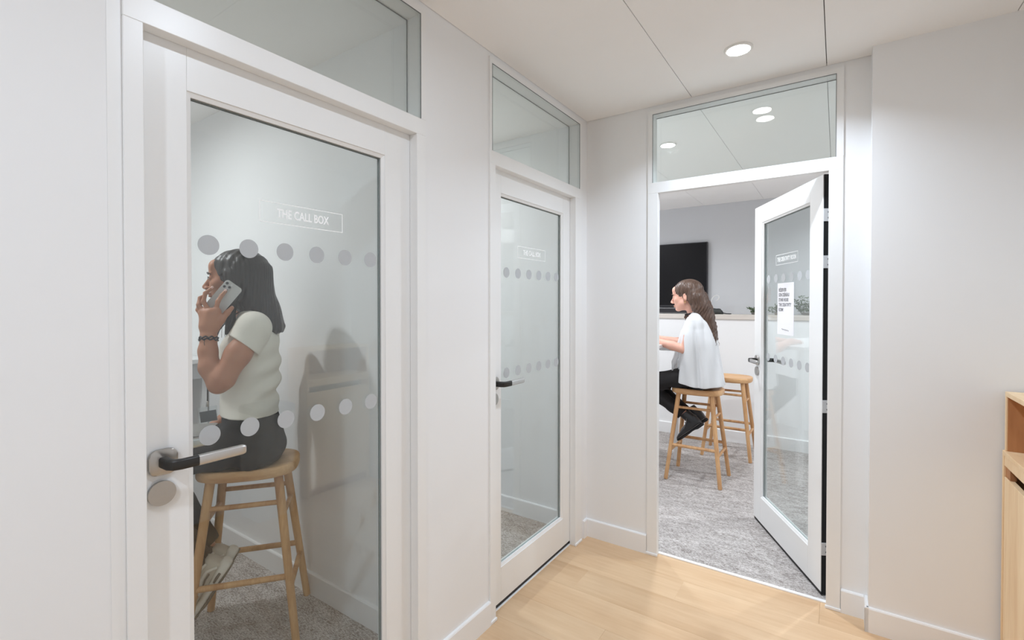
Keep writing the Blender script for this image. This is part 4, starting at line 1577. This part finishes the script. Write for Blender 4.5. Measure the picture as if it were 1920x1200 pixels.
v.loft([(.775, -.016, 0, .176, .256), (.86, -.012, 0, .164, .256), (.95, -.008, 0, .152, .256), (1.05, -.004, 0, .142, .256), (1.14, .000, 0, .134, .254), (1.22, .004, 0, .116, .244),
        (1.285, .006, 0, .092, .212), (1.335, .014, 0, .062, .100), (1.362, .022, 0, .048, .060)], .02, capk=.006, wave=cape_fold)
for s in (-1, 1):
    v.cone((.012, s * .05, 1.330), (.004, s * .158, 1.285), .040, .064, .03)
# hanging front edges
for s in (-1, 1):
    v.chain([(.105, s * .075, 1.20), (.148, s * .085, 1.06), (.178, s * .088, .95), (.192, s * .085, .885)], [.022, .020, .016, .008], .02)
# opening for the forearms
v.cone((.135, .198, 1.060), (.30, .16, 1.11), .050, .060, .006, '-')
v.cone((.150, -.198, 1.075), (.33, -.15, 1.11), .050, .060, .006, '-')
v.ell((.055, 0, 1.385), (.070, .064, .060), .006, '-')
v.cone((.14, 0, 1.32), (.22, 0, .78), .022, .045, .012, '-')
v.half((0, 0, .783), (.13, 0, -1))
v.mesh('cape_jacket', M['cape'], P2)
b = B()
pts = []
for i in range(15):
    a = R(40 + 280 * i / 14)
    pts.append((.050 + .066 * math.cos(a), .062 * math.sin(a), 1.352 + .012 * math.cos(a) * -1))
b.tube(pts, .007, 8).make('dark_collar', M['trouser'], P2, True)

# trousers
v = Vox((-.24, -.24, .46), (.57, .24, .99), .0038)
v.loft([(.749, -.050, 0, .098, .165), (.78, -.048, 0, .112, .178), (.83, -.040, 0, .114, .176), (.90, -.020, 0, .110, .160), (.965, -.012, 0, .102, .142)], .02, capk=.012)
for s in (-1, 1):
    v.cone((.02, s * .092, .836), (.425, s * .086, .748), .084, .066, .03)
    v.cone((.425, s * .086, .748), (.112, s * .050, .515), .064, .048, .02)
X, Y, Z = v.ax[0][:, None, None], v.ax[1][None, :, None], v.ax[2][None, None, :]
v.f = np.maximum(v.f, np.where((X > -.24) & (X < .205) & (Z > .66), .7485 - Z, -1.0).astype(np.float32))
v.half((.118, 0, .524), (.165 - .425, 0, .545 - .748))
v.ripple(lambda X, Y, Z: .002 * np.sin(50 * X + 45 * Z + 12 * Y))
v.mesh('trousers', M['trouser'], P2)


def boot(parent, heel, d, u):
    m = frame_of(heel, d, u)
    g = empty('ankle_boot', (0, 0, 0), 0, parent)
    up = [(.0, .020, .022, .10, 0), (.008, .030, .020, .118, 0), (.04, .034, .020, .122, 0), (.075, .035, .020, .112, 0), (.105, .037, .020, .092, .001), (.14, .042, .020, .074, .003),
          (.18, .044, .020, .062, .004), (.215, .040, .020, .052, .002), (.24, .028, .021, .042, 0), (.250, .014, .022, .034, 0)]
    make_part(shoe_rings(up), 'upper', M['boot'], g, m)
    make_part([[(.046 + q[0] + .046 * math.cos(a) * q[1], .040 * math.sin(a) * q[1], q[2]) for a in [2 * math.pi * i / 18 for i in range(18)]] for q in ((0, 1, .07), (.004, 1.02, .10), (.012, 1.0, .130), (.016, .99, .158), (.016, .90, .160), (.010, .88, .10))], 'shaft', M['boot'], g, m)
    sole = [(-.003, .022, .0, .022, 0), (.004, .032, -.002, .024, 0), (.05, .036, -.002, .024, 0), (.075, .035, .006, .024, 0), (.10, .036, .008, .024, .001), (.15, .044, .004, .024, .004), (.20, .045, .004, .024, .004), (.235, .034, .006, .025, .001), (.255, .016, .010, .026, 0)]
    make_part(shoe_rings(sole, 18), 'sole', M['trouser'], g, m)
    for sd in (-1, 1):
        b = B().tube([tuple(m @ Vector((x, sd * y, z))) for x, y, z in ((.050, .0368, .148), (.062, .0375, .120), (.082, .0378, .098), (.110, .0385, .078), (.14, .0425, .060))], .0013, 5)
        b.make('piping', M['lace'], g, True)
        b = B().tube([tuple(m @ Vector((x, sd * y, z))) for x, y, z in ((.006, .031, .027), (.05, .0362, .027), (.10, .0378, .027), (.15, .0438, .027), (.20, .0452, .027), (.235, .0345, .028))], .0011, 5)
        b.make('welt_stitching', M['lace'], g, True)
    for k in range(5):
        x = .088 + .018 * k
        zt = .1035 - .0128 * k
        wd = .018
        B().tube([tuple(m @ Vector((x + .003 * abs(y / wd), y, zt + .005 - .007 * (y / wd) ** 2))) for y in (-wd, -wd * .5, 0, wd * .5, wd)], .0022, 6).make('lace', M['black'], g, True)
    return g


boot(P2, (-.048, .050, .452), (.755, 0, -.655), (.655, 0, .755))
boot(P2, (-.058, -.052, .470), (.80, 0, -.60), (.60, 0, .80))
# lights fixtures
for x, y, z, p, sp, c, words in DOWNLIGHTS:
    t = empty('ceiling_light', (x, y, z), 0)
    tag(t, 'round recessed ceiling downlight ' + words, 'ceiling light', 'recessed ceiling downlights')
    n = 36
    ring = [[(r * math.cos(2 * math.pi * i / n), r * math.sin(2 * math.pi * i / n), zz) for i in range(n)]
            for r, zz in ((.058, -.0005), (.058, -.006), (.054, -.009), (.0475, -.008), (.0475, -.0005))]
    B().ring_loft(ring, cap=False).make('trim_ring', M['white_plastic'], t, smooth=.6)
    B().prism(circ(.047, n), 'z', -.0075, -.001).make('diffuser', M['lamp'], t)
